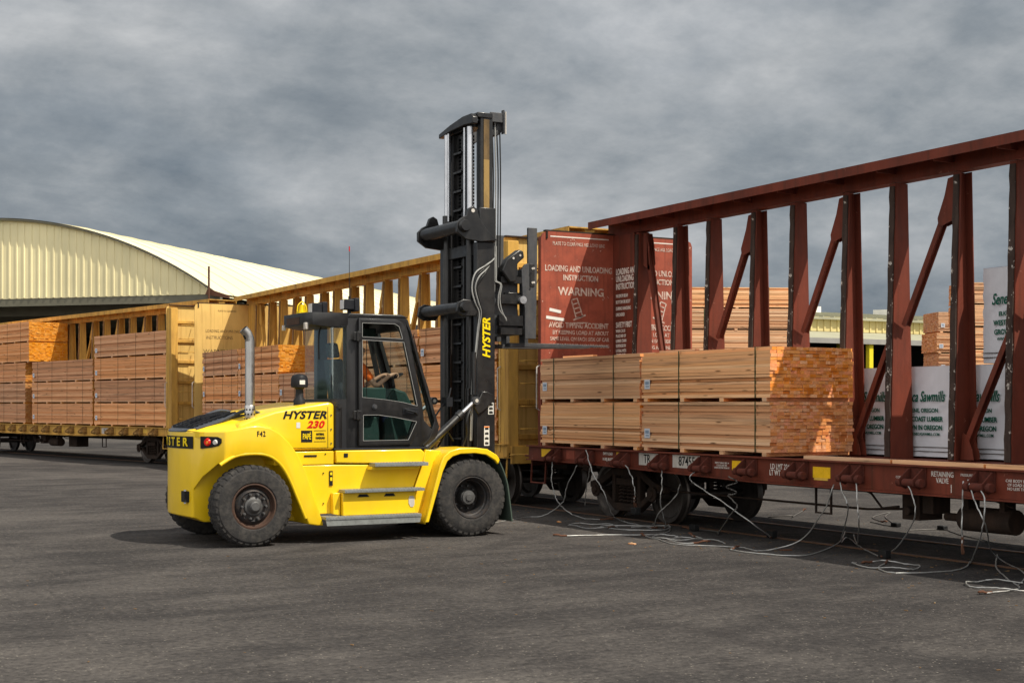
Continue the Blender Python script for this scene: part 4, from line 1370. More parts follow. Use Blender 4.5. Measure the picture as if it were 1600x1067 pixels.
# sloping yellow shoulders between deck and side
for s in (0, 1):
    q = F()
    Y = (lambda v: v) if s == 0 else mir
    a = [(5.53, Y(19.50), 1.595), (5.9, Y(19.46), 1.70), (6.3, Y(19.46), 1.82), (6.7, Y(19.4), 1.87), (6.62, Y(18.98), 1.62), (6.32, Y(18.86), 1.645), (5.90, Y(18.90), 1.575), (5.62, Y(19.22), 1.575)]
    q.add(a + [(x, y, 1.5) for x, y, z in a], [tuple(range(8)), tuple(range(8, 16))[::-1]] + [(i, (i + 1) % 8, 8 + (i + 1) % 8, 8 + i) for i in range(8)])
    q.build('rear_shoulder', M['fyellow'], fk, smooth=20)
# exhaust
ex = F().tube(smooth_pts([(6.33, 19.2, 1.66), (6.33, 19.2, 2.2), (6.33, 19.2, 2.75), (6.325, 19.2, 2.86), (6.29, 19.2, 2.94), (6.235, 19.2, 3.0)], 5), 0.066, 20, cap=False)
exo = ex.build('exhaust_stack', M['stainless'], fk, smooth=70)
F().tube([(6.238, 19.2, 2.995), (6.27, 19.2, 2.96), (6.31, 19.2, 2.88)], 0.058, 20).build('exhaust_bore', M['ink'], exo, smooth=70)
q = F().lathe([(0.070, 1.66), (0.074, 1.665), (0.074, 1.93), (0.069, 1.94)], (6.33, 19.2, 0), 'Z', 24)
q.lathe([(0.13, 1.645), (0.13, 1.655), (0.095, 1.675), (0.07, 1.70)], (6.33, 19.2, 0), 'Z', 24)
q.build('heat_shield', M['stainless'], exo, smooth=50)
q = F()
for k in range(10):
    for j in range(3):
        t = 2 * math.pi * (k + 0.5 * (j % 2)) / 10
        z = 1.75 + 0.065 * j
        n = Vector((math.cos(t), math.sin(t), 0))
        c = Vector((6.33, 19.2, z))
        q.cyl(c + n * 0.07, c + n * 0.0755, 0.014, n=8)
q.build('shield_holes', M['ink'], exo)
# air intake
q = F().lathe([(0.0, 1.93), (0.085, 1.93), (0.085, 2.02), (0.06, 2.05), (0.055, 2.17), (0.075, 2.19), (0.12, 2.20), (0.125, 2.24), (0.12, 2.33), (0.10, 2.37), (0.05, 2.39), (0.0, 2.395)], (7.17, 19.5, 0), 'Z', 28)
ai = q.build('air_intake', M['plastic'], fk, smooth=40)
F().box(7.13, 7.21, 19.375, 19.382, 2.24, 2.30).build('decal', M['label'], ai)

# chassis side, platform and steps
bd = [(6.85, 1.095), (7.52, 1.095), (8.86, 1.065), (8.72, 0.70), (8.70, 0.40), (7.20, 0.40), (6.95, 0.95)]
F().prism(bd, 'Y', 18.97, 21.03).build('side_panel', M['fyellow'], fk, bevel=0.012)
pf = [(7.52, 1.12), (7.52, 1.295), (8.86, 1.295), (8.92, 1.24), (8.88, 1.09), (8.0, 1.105)]
F().prism(pf, 'Y', 18.96, 21.04).build('cab_platform', M['fyellow'], fk, bevel=0.015)
F().box(7.64, 7.70, 18.952, 18.958, 1.20, 1.255).build('vent_slot', M['ink'], fk)
q = F().box(7.42, 7.47, 18.955, 18.966, 0.80, 1.01).build('service_slot', M['ink'], fk)
F().box(7.43, 7.46, 18.950, 18.954, 0.95, 0.99).box(7.43, 7.46, 18.950, 18.954, 0.87, 0.92).build('decal', M['decal_yellow'], q)
q = F()
for x, z in ((7.33, 0.98), (7.33, 0.55), (7.36, 1.25)):
    q.cyl((x, 18.955, z), (x, 18.968, z), 0.010, n=8)
q.build('bolt_heads', M['ink'], fk)
tb = F().box(7.56, 8.70, 18.80, 18.965, 0.375, 0.70).build('tool_box', M['fyellow'], fk, bevel=0.012)
F().prism([(7.44, 0.40), (7.55, 0.375), (7.55, 0.70), (7.44, 0.70)], 'Y', 18.87, 18.965).build('tool_box_end', M['fyellow'], tb, bevel=0.01)
for xc in (7.87, 8.28):
    F().prism([(xc - 0.09, 0.635), (xc - 0.06, 0.675), (xc + 0.06, 0.675), (xc + 0.09, 0.635)], 'Y', 18.792, 18.799).build('hand_slot', M['ink'], tb)
F().prism([(8.58, 0.52), (8.58, 0.60), (8.60, 0.63), (8.65, 0.63), (8.67, 0.60), (8.67, 0.50), (8.65, 0.47), (8.61, 0.47)], 'Y', 18.792, 18.799).build('paddle_lock', M['placard'], tb)
for (x0, x1, z0, z1, y0) in ((8.03, 8.87, 1.065, 1.115, 18.74), (7.56, 8.80, 0.705, 0.745, 18.72), (7.27, 8.74, 0.335, 0.375, 18.70)):
    q = F().box(x0, x1, y0, 18.955, z0, z1)
    n = int((x1 - x0) / 0.045)
    for i in range(n):
        q.cyl((x0 + 0.03 + i * 0.045, y0 + 0.06, z1), (x0 + 0.03 + i * 0.045, y0 + 0.06, z1 + 0.008), 0.014, n=6)
        q.box(x0 + 0.015 + i * 0.045, x0 + 0.035 + i * 0.045, y0 - 0.004, y0 - 0.0005, z0 + 0.012, z0 + 0.028)
    if z0 < 0.4:
        q.prism([(x0, z0 - 0.002), (x1, z0 - 0.002), (x1 - 0.02, z0 - 0.085), (x0 + 0.02, z0 - 0.085)], 'Y', y0 + 0.01, y0 + 0.02)
    q.build('step', M['galv'], fk)
F().box(8.0, 8.75, 18.80, 18.955, 1.02, 1.062).build('step_support', M['fyellow'], fk)
F().box(6.1, 10.3, 19.42, 20.58, 0.42, 1.25).build('chassis', M['fblack'], fk, bevel=0.02)
for s in (0, 1):
    Y = (lambda v: v) if s == 0 else mir
    # front fender: curved band
    out_ = [(8.72, 0.24), (8.80, 0.24), (9.04, 1.05), (9.10, 1.19), (9.20, 1.27), (9.34, 1.31), (9.62, 1.315), (9.82, 1.29), (9.98, 1.20), (10.03, 1.13)]
    inn = [(8.86, 0.24), (9.09, 0.98), (9.16, 1.12), (9.25, 1.19), (9.38, 1.225), (9.62, 1.23), (9.80, 1.205), (9.95, 1.12), (10.0, 1.06)]
    fd = out_[1:] + inn[::-1]
    q = F().prism(fd, 'Y', *sorted((Y(18.70), Y(18.76))))
    q.build('fender_edge', M['fyellow'], fk, bevel=0.012)
    sh = [(x, z) for x, z in out_[1:]]
    sh2 = [(x + 0.03, z - 0.03) for x, z in out_[1:]]
    F().prism(sh + sh2[::-1], 'Y', *sorted((Y(18.76), Y(19.38)))).build('front_fender', M['fyellow'], fk, smooth=50)
    F().prism([(8.72, 0.30), (8.74, 0.70), (8.885, 1.09), (8.93, 1.29), (9.18, 1.27), (9.06, 1.10), (8.82, 0.28)], 'Y', *sorted((Y(18.96), Y(19.38)))).build('fender_rear_panel', M['fyellow'], fk, bevel=0.01)
    fl_ = smooth_pts([(9.84, 0, 1.27), (9.97, 0, 1.19), (10.07, 0, 1.05), (10.17, 0, 0.8), (10.22, 0, 0.5), (10.26, 0, 0.2)], 4)
    fl2 = [(p.x, p.z) for p in fl_]
    F().prism(fl2 + [(x - 0.02, z) for x, z in fl2[::-1]], 'Y', *sorted((Y(18.72), Y(19.36)))).build('mud_flap', M['mudflap'], fk, smooth=50)
    # tilt cylinder
    a, b = Vector((8.95, Y(19.10), 1.27)), Vector((9.90, Y(19.26), 2.01))
    dr = (b - a).normalized()
    q = F().cyl(a + dr * 0.06, a + dr * 0.88, 0.055, n=18)
    q.cyl(a + dr * 0.80, a + dr * 0.90, 0.068, n=18)
    q.cyl(a + dr * 0.03, a + dr * 0.10, 0.066, n=18)
    q.cyl((a.x, a.y - 0.06, a.z), (a.x, a.y + 0.06, a.z), 0.07, n=18)
    tc_ = q.build('tilt_cylinder', M['mastblack'], fk, smooth=40)
    F().cyl(a + dr * 0.89, a + dr * 1.16, 0.030, n=14).build('rod', M['chrome'], tc_)
    F().cyl((b.x, b.y - 0.055, b.z), (b.x, b.y + 0.055, b.z), 0.06, n=18).build('rod_eye', M['carrsteel'], tc_)
    F().cyl((b.x, min(b.y, b.y) - 0.062, b.z), (b.x, b.y - 0.056, b.z), 0.028, n=12).build('pin', M['placard'], tc_)


# wheels
def wheel(x, y0, y1, r, kind, out):
    """y0 outer face, y1 inner face"""
    s = 1 if y1 > y0 else -1
    W = abs(y1 - y0)
    root_ = empty('wheel', (x - FO[0], y0 - FO[1], r))
    reg(root_, fk)
    root_.name = 'rear_wheel' if kind == 'rear' else 'front_wheel'
    ri = 0.30
    pr = [(ri, 0.03), (ri + 0.03, 0.0), (ri + 0.11, -0.008), (ri + 0.19, 0.006), (r - 0.045, 0.028), (r - 0.012, 0.055), (r - 0.008, 0.10), (r - 0.008, W - 0.10), (r - 0.012, W - 0.055), (r - 0.045, W - 0.028), (ri + 0.10, W), (ri, W - 0.03), (ri, 0.03)]
    t = MB().lathe([(a, s * b) for a, b in pr], (0, 0, 0), 'Y', 72)
    n = 34
    for k in range(n):
        an = 2 * math.pi * k / n
        rot = Matrix.Rotation(an, 4, 'Y')
        for (ya, yb_, sh) in ((0.016, W * 0.46, 0), (W * 0.54, W - 0.016, 0.5)):
            rr = Matrix.Rotation(sh * 2 * math.pi / n, 4, 'Y') @ rot
            w_ = 0.030
            z0, z1 = r - 0.055, r + 0.001
            o0 = min(0.035, 1)
            if sh == 0:
                pl_ = [(ya, r - 0.075), (ya + 0.008, r - 0.03), (ya + 0.045, r), (yb_, r), (yb_, r - 0.03)]
            else:
                pl_ = [(yb_, r - 0.075), (yb_ - 0.008, r - 0.03), (yb_ - 0.045, r), (ya, r), (ya, r - 0.03)]
            t.prism([(s * a, b) for a, b in pl_], 'X', -w_, w_, rr)
    t.build('tyre', M['rubber'], root_, smooth=30)
    if kind == 'rear':
        pr = [(0.315, 0.03), (0.315, 0.012), (0.295, 0.008), (0.285, 0.03), (0.275, 0.07), (0.255, 0.085), (0.24, 0.06), (0.205, 0.035), (0.19, 0.05), (0.0, 0.05)]
        rm = MB().lathe([(a, s * b) for a, b in pr[:6]], (0, 0, 0), 'Y', 48, False)
        rm.build('rim_flange', M['rimrust'], root_, smooth=35, fix=True)
        rm = MB().lathe([(a, s * b) for a, b in pr[5:]], (0, 0, 0), 'Y', 48, False)
        ro = rm.build('rim', M['rim'], root_, smooth=35)
        h = MB().lathe([(0.0, s * -0.06), (0.055, s * -0.058), (0.07, s * -0.045), (0.085, s * 0.0), (0.10, s * 0.02), (0.125, s * 0.03), (0.13, s * 0.048)], (0, 0, 0), 'Y', 32, False)
        b = h
        for k in range(10):
            an = 2 * math.pi * k / 10
            c = Vector((0.17 * math.cos(an), 0, 0.17 * math.sin(an)))
            b.cyl(c + Vector((0, s * 0.05, 0)), c + Vector((0, s * 0.0, 0)), 0.019, n=6)
            b.cyl(c + Vector((0, s * 0.02, 0)), c + Vector((0, s * -0.012, 0)), 0.011, n=8)
        b.build('hub', M['hub'], root_, smooth=30)
    else:
        pr = [(0.315, 0.03), (0.315, 0.010), (0.30, 0.006), (0.285, 0.04), (0.275, 0.05), (0.27, 0.09), (0.25, 0.10), (0.235, 0.17), (0.23, 0.30), (0.0, 0.30)]
        rm = MB().lathe([(a, s * b) for a, b in pr], (0, 0, 0), 'Y', 56, False)
        rm.build('rim', M['rim'], root_, smooth=30)
        h = MB().lathe([(0.0, s * 0.10), (0.05, s * 0.10), (0.06, s * 0.115), (0.10, s * 0.12), (0.105, s * 0.14), (0.115, s * 0.15), (0.125, s * 0.30)], (0, 0, 0), 'Y', 28, False)
        b = h
        for k in range(10):
            an = 2 * math.pi * k / 10
            c = Vector((0.175 * math.cos(an), 0, 0.175 * math.sin(an)))
            b.cyl(c + Vector((0, s * 0.30, 0)), c + Vector((0, s * 0.255, 0)), 0.018, n=6)
        b.build('hub', M['hub'], root_, smooth=30)
    return root_


wheel(6.24, 18.73, 19.10, 0.56, 'rear', -1)
wheel(6.24, mir(18.73), mir(19.10), 0.56, 'rear', 1)
wheel(9.58, 18.72, 19.08, 0.575, 'front', -1)
wheel(9.58, 19.14, 19.50, 0.575, 'front', -1)
wheel(9.58, mir(18.72), mir(19.08), 0.575, 'front', 1)
wheel(9.58, mir(19.14), mir(19.50), 0.575, 'front', 1)
F().cyl((6.24, 18.95, 0.56), (6.24, 21.05, 0.56), 0.10).build('axle', M['fblack'], fk)

# mast
mast = F()
for s in (0, 1):
    Y = (lambda v: v) if s == 0 else mir
    mast.prism([(9.98, Y(19.35)), (10.29, Y(19.35)), (10.29, Y(19.475)), (10.22, Y(19.475)), (10.22, Y(19.40)), (10.05, Y(19.40)), (10.05, Y(19.475)), (9.98, Y(19.475))], 'Z', 0.30, 4.44)
mast.box(9.93, 9.98, 19.36, 20.64, 0.5, 0.9)
mast.box(9.99, 10.05, 19.48, 20.52, 4.25, 4.43)
mast.box(9.99, 10.05, 19.48, 20.52, 3.30, 3.50)
mo = mast.build('mast', M['mastblack'], fk, bevel=0.008, smooth=0)
for s in (0, 1):
    Y = (lambda v: v) if s == 0 else mir
    q = F().prism([(10.08, Y(19.42)), (10.285, Y(19.42)), (10.285, Y(19.52)), (10.22, Y(19.52)), (10.22, Y(19.455)), (10.13, Y(19.455)), (10.13, Y(19.52)), (10.08, Y(19.52))], 'Z', 0.9, 6.36)
    q.build('inner_rail', M['mastblack'], mo, smooth=0)
    F().box(10.13, 10.225, *sorted((Y(19.412), Y(19.418))), 4.97, 5.72).build('wear_face', M['grease'], mo)
    F().box(10.13, 10.225, *sorted((Y(19.412), Y(19.418))), 5.72, 6.34).build('wear_face', M['grease_dark'], mo)
    q = F().box(10.03, 10.30, *sorted((Y(19.34), Y(19.40))), 4.445, 4.97)
    q.build('rail_top_block', M['mastblack'], mo, bevel=0.01)
    cyl = F().cyl((9.985, Y(19.60), 0.5), (9.985, Y(19.60), 4.90), 0.062, n=20)
    cyl.cyl((9.985, Y(19.60), 4.82), (9.985, Y(19.60), 4.95), 0.075, n=20)
    co = cyl.build('lift_cylinder', M['mastblack'], mo, smooth=40)
    F().cyl((9.985, Y(19.60), 4.90), (9.985, Y(19.60), 6.24), 0.047, n=20).build('rod', M['chrome'], mo, smooth=40)
    q = F()
    for z in [1.0 + 0.055 * i for i in range(94)]:
        q.box(10.10, 10.155, *sorted((Y(19.78), Y(19.87))), z, z + 0.04)
    q.build('lift_chain', M['chain'], mo)
    if s == 0:
        q = F().box(10.10, 10.17, 19.93, 20.35, 1.0, 6.22).box(10.05, 10.10, 19.93, 19.98, 1.0, 6.22).box(10.05, 10.10, 20.30, 20.35, 1.0, 6.22)
        for z in [1.4 + 0.3 * i for i in range(16)]:
            q.box(10.03, 10.10, 20.0, 20.28, z, z + 0.03)
        q.build('centre_slide', M['mastblack'], mo)
        F().box(10.13, 10.18, 19.55, 19.66, 1.0, 6.22).build('centre_slide', M['mastblack'], mo)
    F().cyl((9.95, Y(19.72), 4.85), (9.95, Y(19.72), 6.24), 0.016, n=14).build('rod', M['chrome'], mo, smooth=40)
    # tie bar brackets
    q = F().prism([(9.60, 4.56), (9.60, 4.70), (9.68, 4.78), (9.76, 4.82), (9.80, 4.93), (9.87, 4.97), (9.94, 4.93), (9.98, 4.80), (10.10, 4.64), (10.29, 4.47), (10.0, 4.435), (9.75, 4.46)], 'Y', *sorted((Y(19.27), Y(19.335))))
    tbk = q.build('tie_bar_bracket', M['mastblack'], mo, bevel=0.008)
    F().cyl((9.87, Y(19.27) - (0.004 if s == 0 else -0.004), 4.90), (9.87, Y(19.27), 4.90), 0.03, n=16).build('lifting_eye', M['placard'], mo)
    F().prism([(9.60, 3.36), (9.62, 3.50), (9.72, 3.55), (9.92, 3.53), (10.0, 3.42), (9.92, 3.30), (9.70, 3.29)], 'Y', *sorted((Y(19.28), Y(19.335)))).build('tie_bar_bracket', M['mastblack'], mo, bevel=0.01)
    q = F()
    for r_, z in ((0.20, 6.28),):
        q.lathe([(0.05, -0.09), (0.15, -0.09), (0.165, -0.07), (0.155, -0.05), (0.165, -0.03), (0.155, 0.0), (0.165, 0.03), (0.155, 0.05), (0.165, 0.09), (0.05, 0.09), (0.05, -0.09)], (10.36, Y(19.60), z), 'Y', 24)
    q.build('hose_pulley', M['carrsteel'], mo, smooth=30)
    for i in range(5):
        x = 10.285 + i * 0.042
        q = F().tube(smooth_pts([(x, Y(19.50 + 0.03 * (i % 2)), 6.42 - 0.012 * i * i), (x + 0.003, Y(19.48), 5.6), (x - 0.004, Y(19.47), 5.0), (x, Y(19.49), 4.3), (x - 0.01, Y(19.5), 3.7)], 4), 0.012, 6)
        q.build('hose', M['hosegrey'] if i in (2,) else M['hose'], mo, smooth=60)
for z, r_ in ((4.66, 0.10), (3.43, 0.085)):
    F().cyl((9.72, 19.25, z), (9.72, 20.75, z), r_, n=24).cyl((9.72, 19.20, z), (9.72, 19.25, z), r_ * 0.8, r_).build('tie_bar', M['mastblack'], mo, smooth=40)
q = F().prism([(19.40, 6.36), (19.46, 6.42), (19.75, 6.42), (20.2, 6.36), (20.60, 6.28), (20.60, 6.21), (20.2, 6.26), (19.70, 6.28), (19.40, 6.26)], 'X', 9.93, 10.02)
q.box(10.02, 10.28, 19.40, 19.55, 6.36, 6.44)
q.box(10.02, 10.28, 20.45, 20.60, 6.30, 6.36)
q.box(10.04, 10.26, 19.56, 20.44, 6.24, 6.34)
q.build('crosshead', M['mastblack'], mo, bevel=0.01)
F().box(10.26, 10.50, 19.44, 19.47, 6.32, 6.47).box(10.48, 10.50, 19.42, 19.50, 6.15, 6.52).build('pulley_guard', M['carrsteel'], mo, bevel=0.006)
F().cyl((10.535, 19.46, 6.15), (10.535, 19.46, 6.50), 0.014).build('hose_fitting', M['placard'], mo)
ftext('HYSTER', 10.145, 19.348, 2.97, 0.125, M['decal_yellow'], mo, right=(0, 0, 1), up=(-1, 0, 0), sx=0.98, shear=0.25, bold=0.045)
for x0, x1, z0, z1, k in ((10.17, 10.265, 1.80, 1.98, 3), (10.10, 10.19, 1.32, 1.62, 4)):
    d_ = F().box(x0, x1, 19.3455, 19.349, z0, z1).build('warning_decal', M['label'], mo)
    for i in range(k):
        q = F()
        zc = z0 + (z1 - z0) * (i + 0.5) / k
        q.box(x0 + 0.015, x1 - 0.015, 19.3435, 19.345, zc - 0.018, zc + 0.014)
        q.box(x0 + 0.02 + 0.01 * i, x1 - 0.03, 19.3435, 19.345, zc + 0.02, zc + 0.024)
        q.build('decal_print', M['ink'], mo)
    if z0 < 1.4:
        F().box(x0, x1, 19.3435, 19.345, z1 - 0.02, z1 - 0.004).build('decal_band', M['lens_orange'], mo)
F().prism([(9.98, 2.02), (10.05, 2.15), (10.13, 2.15), (10.24, 2.10), (10.24, 2.0), (10.08, 1.86), (9.98, 1.80), (9.88, 1.95), (9.88, 2.06)], 'Y', 19.30, 19.349).build('tilt_bracket', M['mastblack'], mo, bevel=0.01)


def FP(px, py, y):
    t = (px - 800) / 2222
    x = y * (.48 + .877 * t) / (.877 - .48 * t)
    return (x, y, H - (py - 632) / 2222 * (.48 * x + .877 * y))


# hydraulic hose loops beside the mast (points given at the photo's scale, then real depth)
for i, dz in enumerate((0, 0.028, 0.056, 0.084)):
    pts = [(10.33 - dz * 0.3, 19.46, 4.35), (10.28 - dz, 19.36, 4.20 - dz), (10.10, 19.28, 4.08 - dz * 1.2), (9.90 + dz, 19.25 - dz * 0.2, 3.95 - dz), (9.84 + dz, 19.25, 3.72), (9.90 + dz, 19.26, 3.50), (9.98 + dz * 0.6, 19.28, 3.35), (9.965 + dz * 0.3, 19.30, 3.1), (9.92 + dz * 0.3, 19.30, 2.7), (9.88 + dz * 0.4, 19.32, 2.3), (9.86 + dz * 0.3, 19.34, 1.4)]
    F().tube(smooth_pts(pts, 5), 0.0125, 6).build('hose', M['hosegrey'] if i % 2 == 0 else M['hose'], mo, smooth=60)
for i in range(2):
    pts = [(10.33 + i * 0.03, 19.44, 4.4), (10.31 + i * 0.03, 19.40, 4.0), (10.30 + i * 0.03, 19.38, 3.86), (10.40 + i * 0.02, 19.38, 3.80), (10.36 + i * 0.03, 19.38, 3.6), (10.38 + i * 0.04, 19.38, 3.42), (10.52, 19.40, 3.28 - i * 0.03)]
    F().tube(smooth_pts(pts, 5), 0.011, 6).build('hose', M['hosegrey'], mo, smooth=60)
for (a, b_, r_) in (((9.90, 19.30, 2.10), (9.90, 19.30, 2.75), 0.035), ((9.86, 19.42, 1.3), (9.86, 19.42, 2.2), 0.04)):
    F().cyl(a, b_, r_, n=14).build('side_shift_pipe', M['mastblack'], mo, smooth=40)
F().tube(smooth_pts([(9.70, 19.30, 1.30), (9.75, 19.25, 1.5), (9.72, 19.2, 1.7), (9.84, 19.28, 1.95), (9.86, 19.3, 2.1)], 5), 0.02, 6).build('hose', M['hose'], mo, smooth=60)
F().tube(smooth_pts([(9.35, 19.5, 1.25), (9.45, 19.4, 1.5), (9.42, 19.35, 1.62), (9.6, 19.4, 1.4)], 5), 0.016, 6).build('hose', M['hose'], mo, smooth=60)

# carriage and forks
ca = empty('carriage', (10.9 - FO[0], 0, 3.0))
reg(ca, fk)
MB.caoff = (10.9, 20.0, 3.0)
for s in (0, 1):
    q = MB(MB.caoff)
    Y = (lambda v: v) if s == 0 else mir
    q.prism([(10.92, 4.72), (11.08, 4.72), (11.08, 4.25), (11.06, 2.98), (10.86, 2.98), (10.86, 3.45), (10.82, 3.65), (10.80, 4.05), (10.86, 4.14), (10.92, 4.16)], 'Y', *sorted((Y(19.42), Y(19.47))))
    q.box(10.30, 10.80, *sorted((Y(19.55), Y(19.62))), 3.05, 4.1)
    q.build('side_plate', M['carrsteel'], ca, bevel=0.006)
q = MB(MB.caoff)
for z0, z1 in ((3.92, 4.08), (3.05, 3.20)):
    q.box(10.86, 10.96, 19.48, 20.52, z0, z1)
q.box(10.55, 10.85, 19.50, 20.50, 3.55, 3.70)
q.build('carriage_bar', M['mastblack'], ca, bevel=0.008)
MB(MB.caoff).cyl((10.80, 19.38, 3.58), (10.80, 20.62, 3.58), 0.05, n=16).cyl((10.80, 19.36, 3.58), (10.80, 19.38, 3.58), 0.06, n=16).build('fork_shaft', M['chrome'], ca)
MB(MB.caoff).box(10.45, 10.80, 19.44, 19.54, 3.52, 3.66).build('carriage_arm', M['mastblack'], ca)
MB(MB.caoff).box(10.42, 10.84, 19.45, 19.53, 3.18, 3.34).build('carriage_arm', M['mastblack'], ca)
MB(MB.caoff).box(10.42, 10.80, 19.40, 19.50, 3.04, 3.14).build('carriage_arm', M['mastblack'], ca)
MB(MB.caoff).box(10.44, 10.86, 19.43, 19.54, 3.84, 3.94).build('carriage_arm', M['mastblack'], ca)
q = MB(MB.caoff).prism([(10.42, 4.02), (10.50, 4.20), (10.72, 4.36), (10.80, 4.34), (10.82, 4.24), (10.70, 4.14), (10.68, 3.86), (10.56, 3.84)], 'Y', 19.36, 19.50)
q.build('side_shifter', M['mastblack'], ca, bevel=0.02)
q = MB(MB.caoff)
for x, z in ((10.74, 4.27), (10.62, 4.22), (10.985, 4.08), (10.985, 3.86)):
    q.cyl((x, 19.352, z), (x, 19.36, z), 0.018, n=8)
    q.cyl((x, 19.398, z), (x, 19.41, z), 0.018, n=8)
q.build('bolt_heads', M['placard'], ca)
MB(MB.caoff).box(10.945, 11.025, 19.405, 19.418, 3.80, 4.15).build('wear_plate', M['mastblack'], ca, bevel=0.004)
for Y0 in (19.62, 20.23):
    q = MB(MB.caoff).box(10.965, 11.03, Y0, Y0 + 0.18, 2.92, 4.05)
    q.prism([(10.70, 2.855), (10.70, 2.92), (11.6, 2.92), (12.50, 2.905), (12.58, 2.895), (12.50, 2.885), (11.4, 2.86)], 'Y', Y0 + 0.001, Y0 + 0.179)
    q.build('fork', M['carrsteel'], ca, bevel=0.004)

# cab
cab = [(7.72, 1.30), (7.72, 3.18), (7.76, 3.25), (8.60, 3.25), (8.69, 3.19), (8.80, 2.85), (9.20, 1.62), (9.16, 1.48), (8.96, 1.30)]
dro = [(7.89, 3.19), (8.46, 3.19), (8.57, 3.15), (8.65, 3.01), (8.88, 1.93), (8.91, 1.80), (8.86, 1.66), (8.72, 1.37), (7.89, 1.36)]
w_main = [(7.94, 2.88), (8.595, 2.86), (8.81, 1.93), (8.57, 1.985), (8.32, 2.02), (7.94, 2.055)]
w_top = [(7.94, 3.125), (8.45, 3.125), (8.52, 3.085), (8.575, 2.91), (7.94, 2.925)]
w_low = [(7.955, 1.80), (8.19, 1.80), (8.46, 1.765), (8.80, 1.70), (8.665, 1.435), (7.955, 1.43)]
door_hole = [(7.93, 3.15), (8.46, 3.15), (8.60, 2.98), (8.84, 1.90), (8.68, 1.42), (7.93, 1.42)]
fs_ = [(8.66, 3.12), (8.715, 3.02), (9.12, 1.70), (9.08, 1.58), (8.95, 1.72), (8.925, 1.95), (8.70, 2.98)]
cm = bool_mesh('cab_frame', F().prism(cab, 'Y', 19.06, 19.13), [(F().prism(door_hole, 'Y', 19, 19.2), 'DIFFERENCE'), (F().prism(fs_, 'Y', 19, 19.2), 'DIFFERENCE')], M['fblack'], 32, 0.008)
co = mesh_obj('cab', cm, fk)
F().prism(fs_, 'Y', 19.085, 19.09).build('corner_glass', M['glass'], co, smooth=0)
far_hole = [(7.80, 3.12), (8.58, 3.12), (8.66, 3.0), (8.98, 1.80), (8.80, 1.9), (8.3, 2.02), (7.80, 2.05)]
cm = bool_mesh('cab_far_side', F().prism(cab, 'Y', 20.29, 20.36), [(F().prism(far_hole, 'Y', 20, 21), 'DIFFERENCE')], M['fblack'], 32, 0)
mesh_obj('cab_far_side', cm, co)
F().prism(far_hole, 'Y', 20.32, 20.325).build('side_glass', M['glass'], co, smooth=0)
q = F()
for y0, y1 in ((19.131, 19.20), (20.22, 20.289)):
    q.box(7.72, 7.88, y0, y1, 1.30, 3.22)
q.prism([(8.56, 3.20), (8.66, 3.20), (8.72, 3.04), (8.62, 3.04)], 'Y', 19.131, 20.289)
for y0, y1 in ((19.131, 19.19), (20.23, 20.289)):
    q.prism([(8.69, 3.05), (8.75, 3.05), (9.19, 1.62), (9.13, 1.60)], 'Y', y0, y1)
q.prism([(9.06, 1.62), (9.18, 1.62), (9.15, 1.31), (8.97, 1.31)], 'Y', 19.131, 20.289)
q.build('cab_pillars', M['fblack'], co, smooth=0)
F().prism([(8.715, 3.04), (8.722, 3.04), (9.165, 1.62), (9.158, 1.62)], 'Y', 19.195, 20.225).build('windscreen', M['glass'], co, smooth=0)
# rear quarter with rounded glass
q = F()
arcp = [(7.72, 19.06), (7.66, 19.065), (7.60, 19.09), (7.555, 19.13), (7.53, 19.19), (7.53, 19.26)]
q.prism(arcp + [(x + 0.012, y + 0.012) for x, y in arcp[::-1]], 'Z', 2.03, 3.08)
q.build('quarter_glass', M['glass'], co, smooth=60)
q = F().prism(arcp + [(x + 0.04, y + 0.04) for x, y in arcp[::-1]], 'Z', 1.30, 2.03)
q2 = F().prism(arcp + [(x + 0.04, y + 0.04) for x, y in arcp[::-1]], 'Z', 3.08, 3.20)
q.box(7.53, 7.57, 19.26, 20.29, 1.30, 2.03)
q2.box(7.53, 7.57, 19.26, 20.29, 3.06, 3.20)
q2.build('rear_header', M['fblack'], co, smooth=40)
q.box(7.571, 7.72, 20.26, 20.29, 1.30, 2.03)
q.build('cab_rear', M['fblack'], co, smooth=40)
F().box(7.538, 7.543, 19.26, 20.27, 2.03, 3.06).build('rear_glass', M['glass'], co, smooth=0)
F().cyl((7.60, 19.13, 1.31), (7.60, 19.13, 1.93), 0.085, n=18).cyl((7.60, 19.02, 1.93), (7.60, 19.16, 1.93), 0.04, n=10).build('corner_post', M['fblack'], co, smooth=40)
F().box(7.50, 8.98, 18.99, 21.01, 1.297, 1.325).build('cab_base', M['plastic'], co, bevel=0.008)
rf = [(7.14, 19.30), (7.22, 19.10), (7.75, 19.04), (8.50, 19.04), (8.66, 19.10), (8.66, 20.32), (8.50, 20.38), (7.75, 20.38), (7.42, 20.32), (7.15, 20.10)]
rc = [(7.14, 19.30), (7.22, 19.10), (7.74, 19.05), (7.74, 20.37), (7.42, 20.32), (7.15, 20.10)]
F().prism([(7.73, 3.20), (7.76, 3.262), (8.58, 3.262), (8.70, 3.22)], 'Y', 19.045, 20.375).build('roof', M['fblack'], co, bevel=0.012)
cn = bool_mesh('rear_canopy', F().prism(rc, 'Z', 3.06, 3.265), [(F().prism([(7.0, 3.24), (7.3, 3.29), (7.8, 3.285), (7.8, 3.11), (7.55, 3.06), (7.0, 3.10)], 'Y', 18, 22), 'INTERSECT')], M['fblack'], 30, 0.02)
mesh_obj('rear_canopy', cn, co)
F().box(7.135, 7.142, 19.42, 19.95, 3.11, 3.21).build('rear_lamp_bar', M['rimrust'], co)
q = F().box(7.14, 7.19, 19.18, 19.26, 3.02, 3.12)
q.build('marker_lamp', M['placard'], co, bevel=0.01)
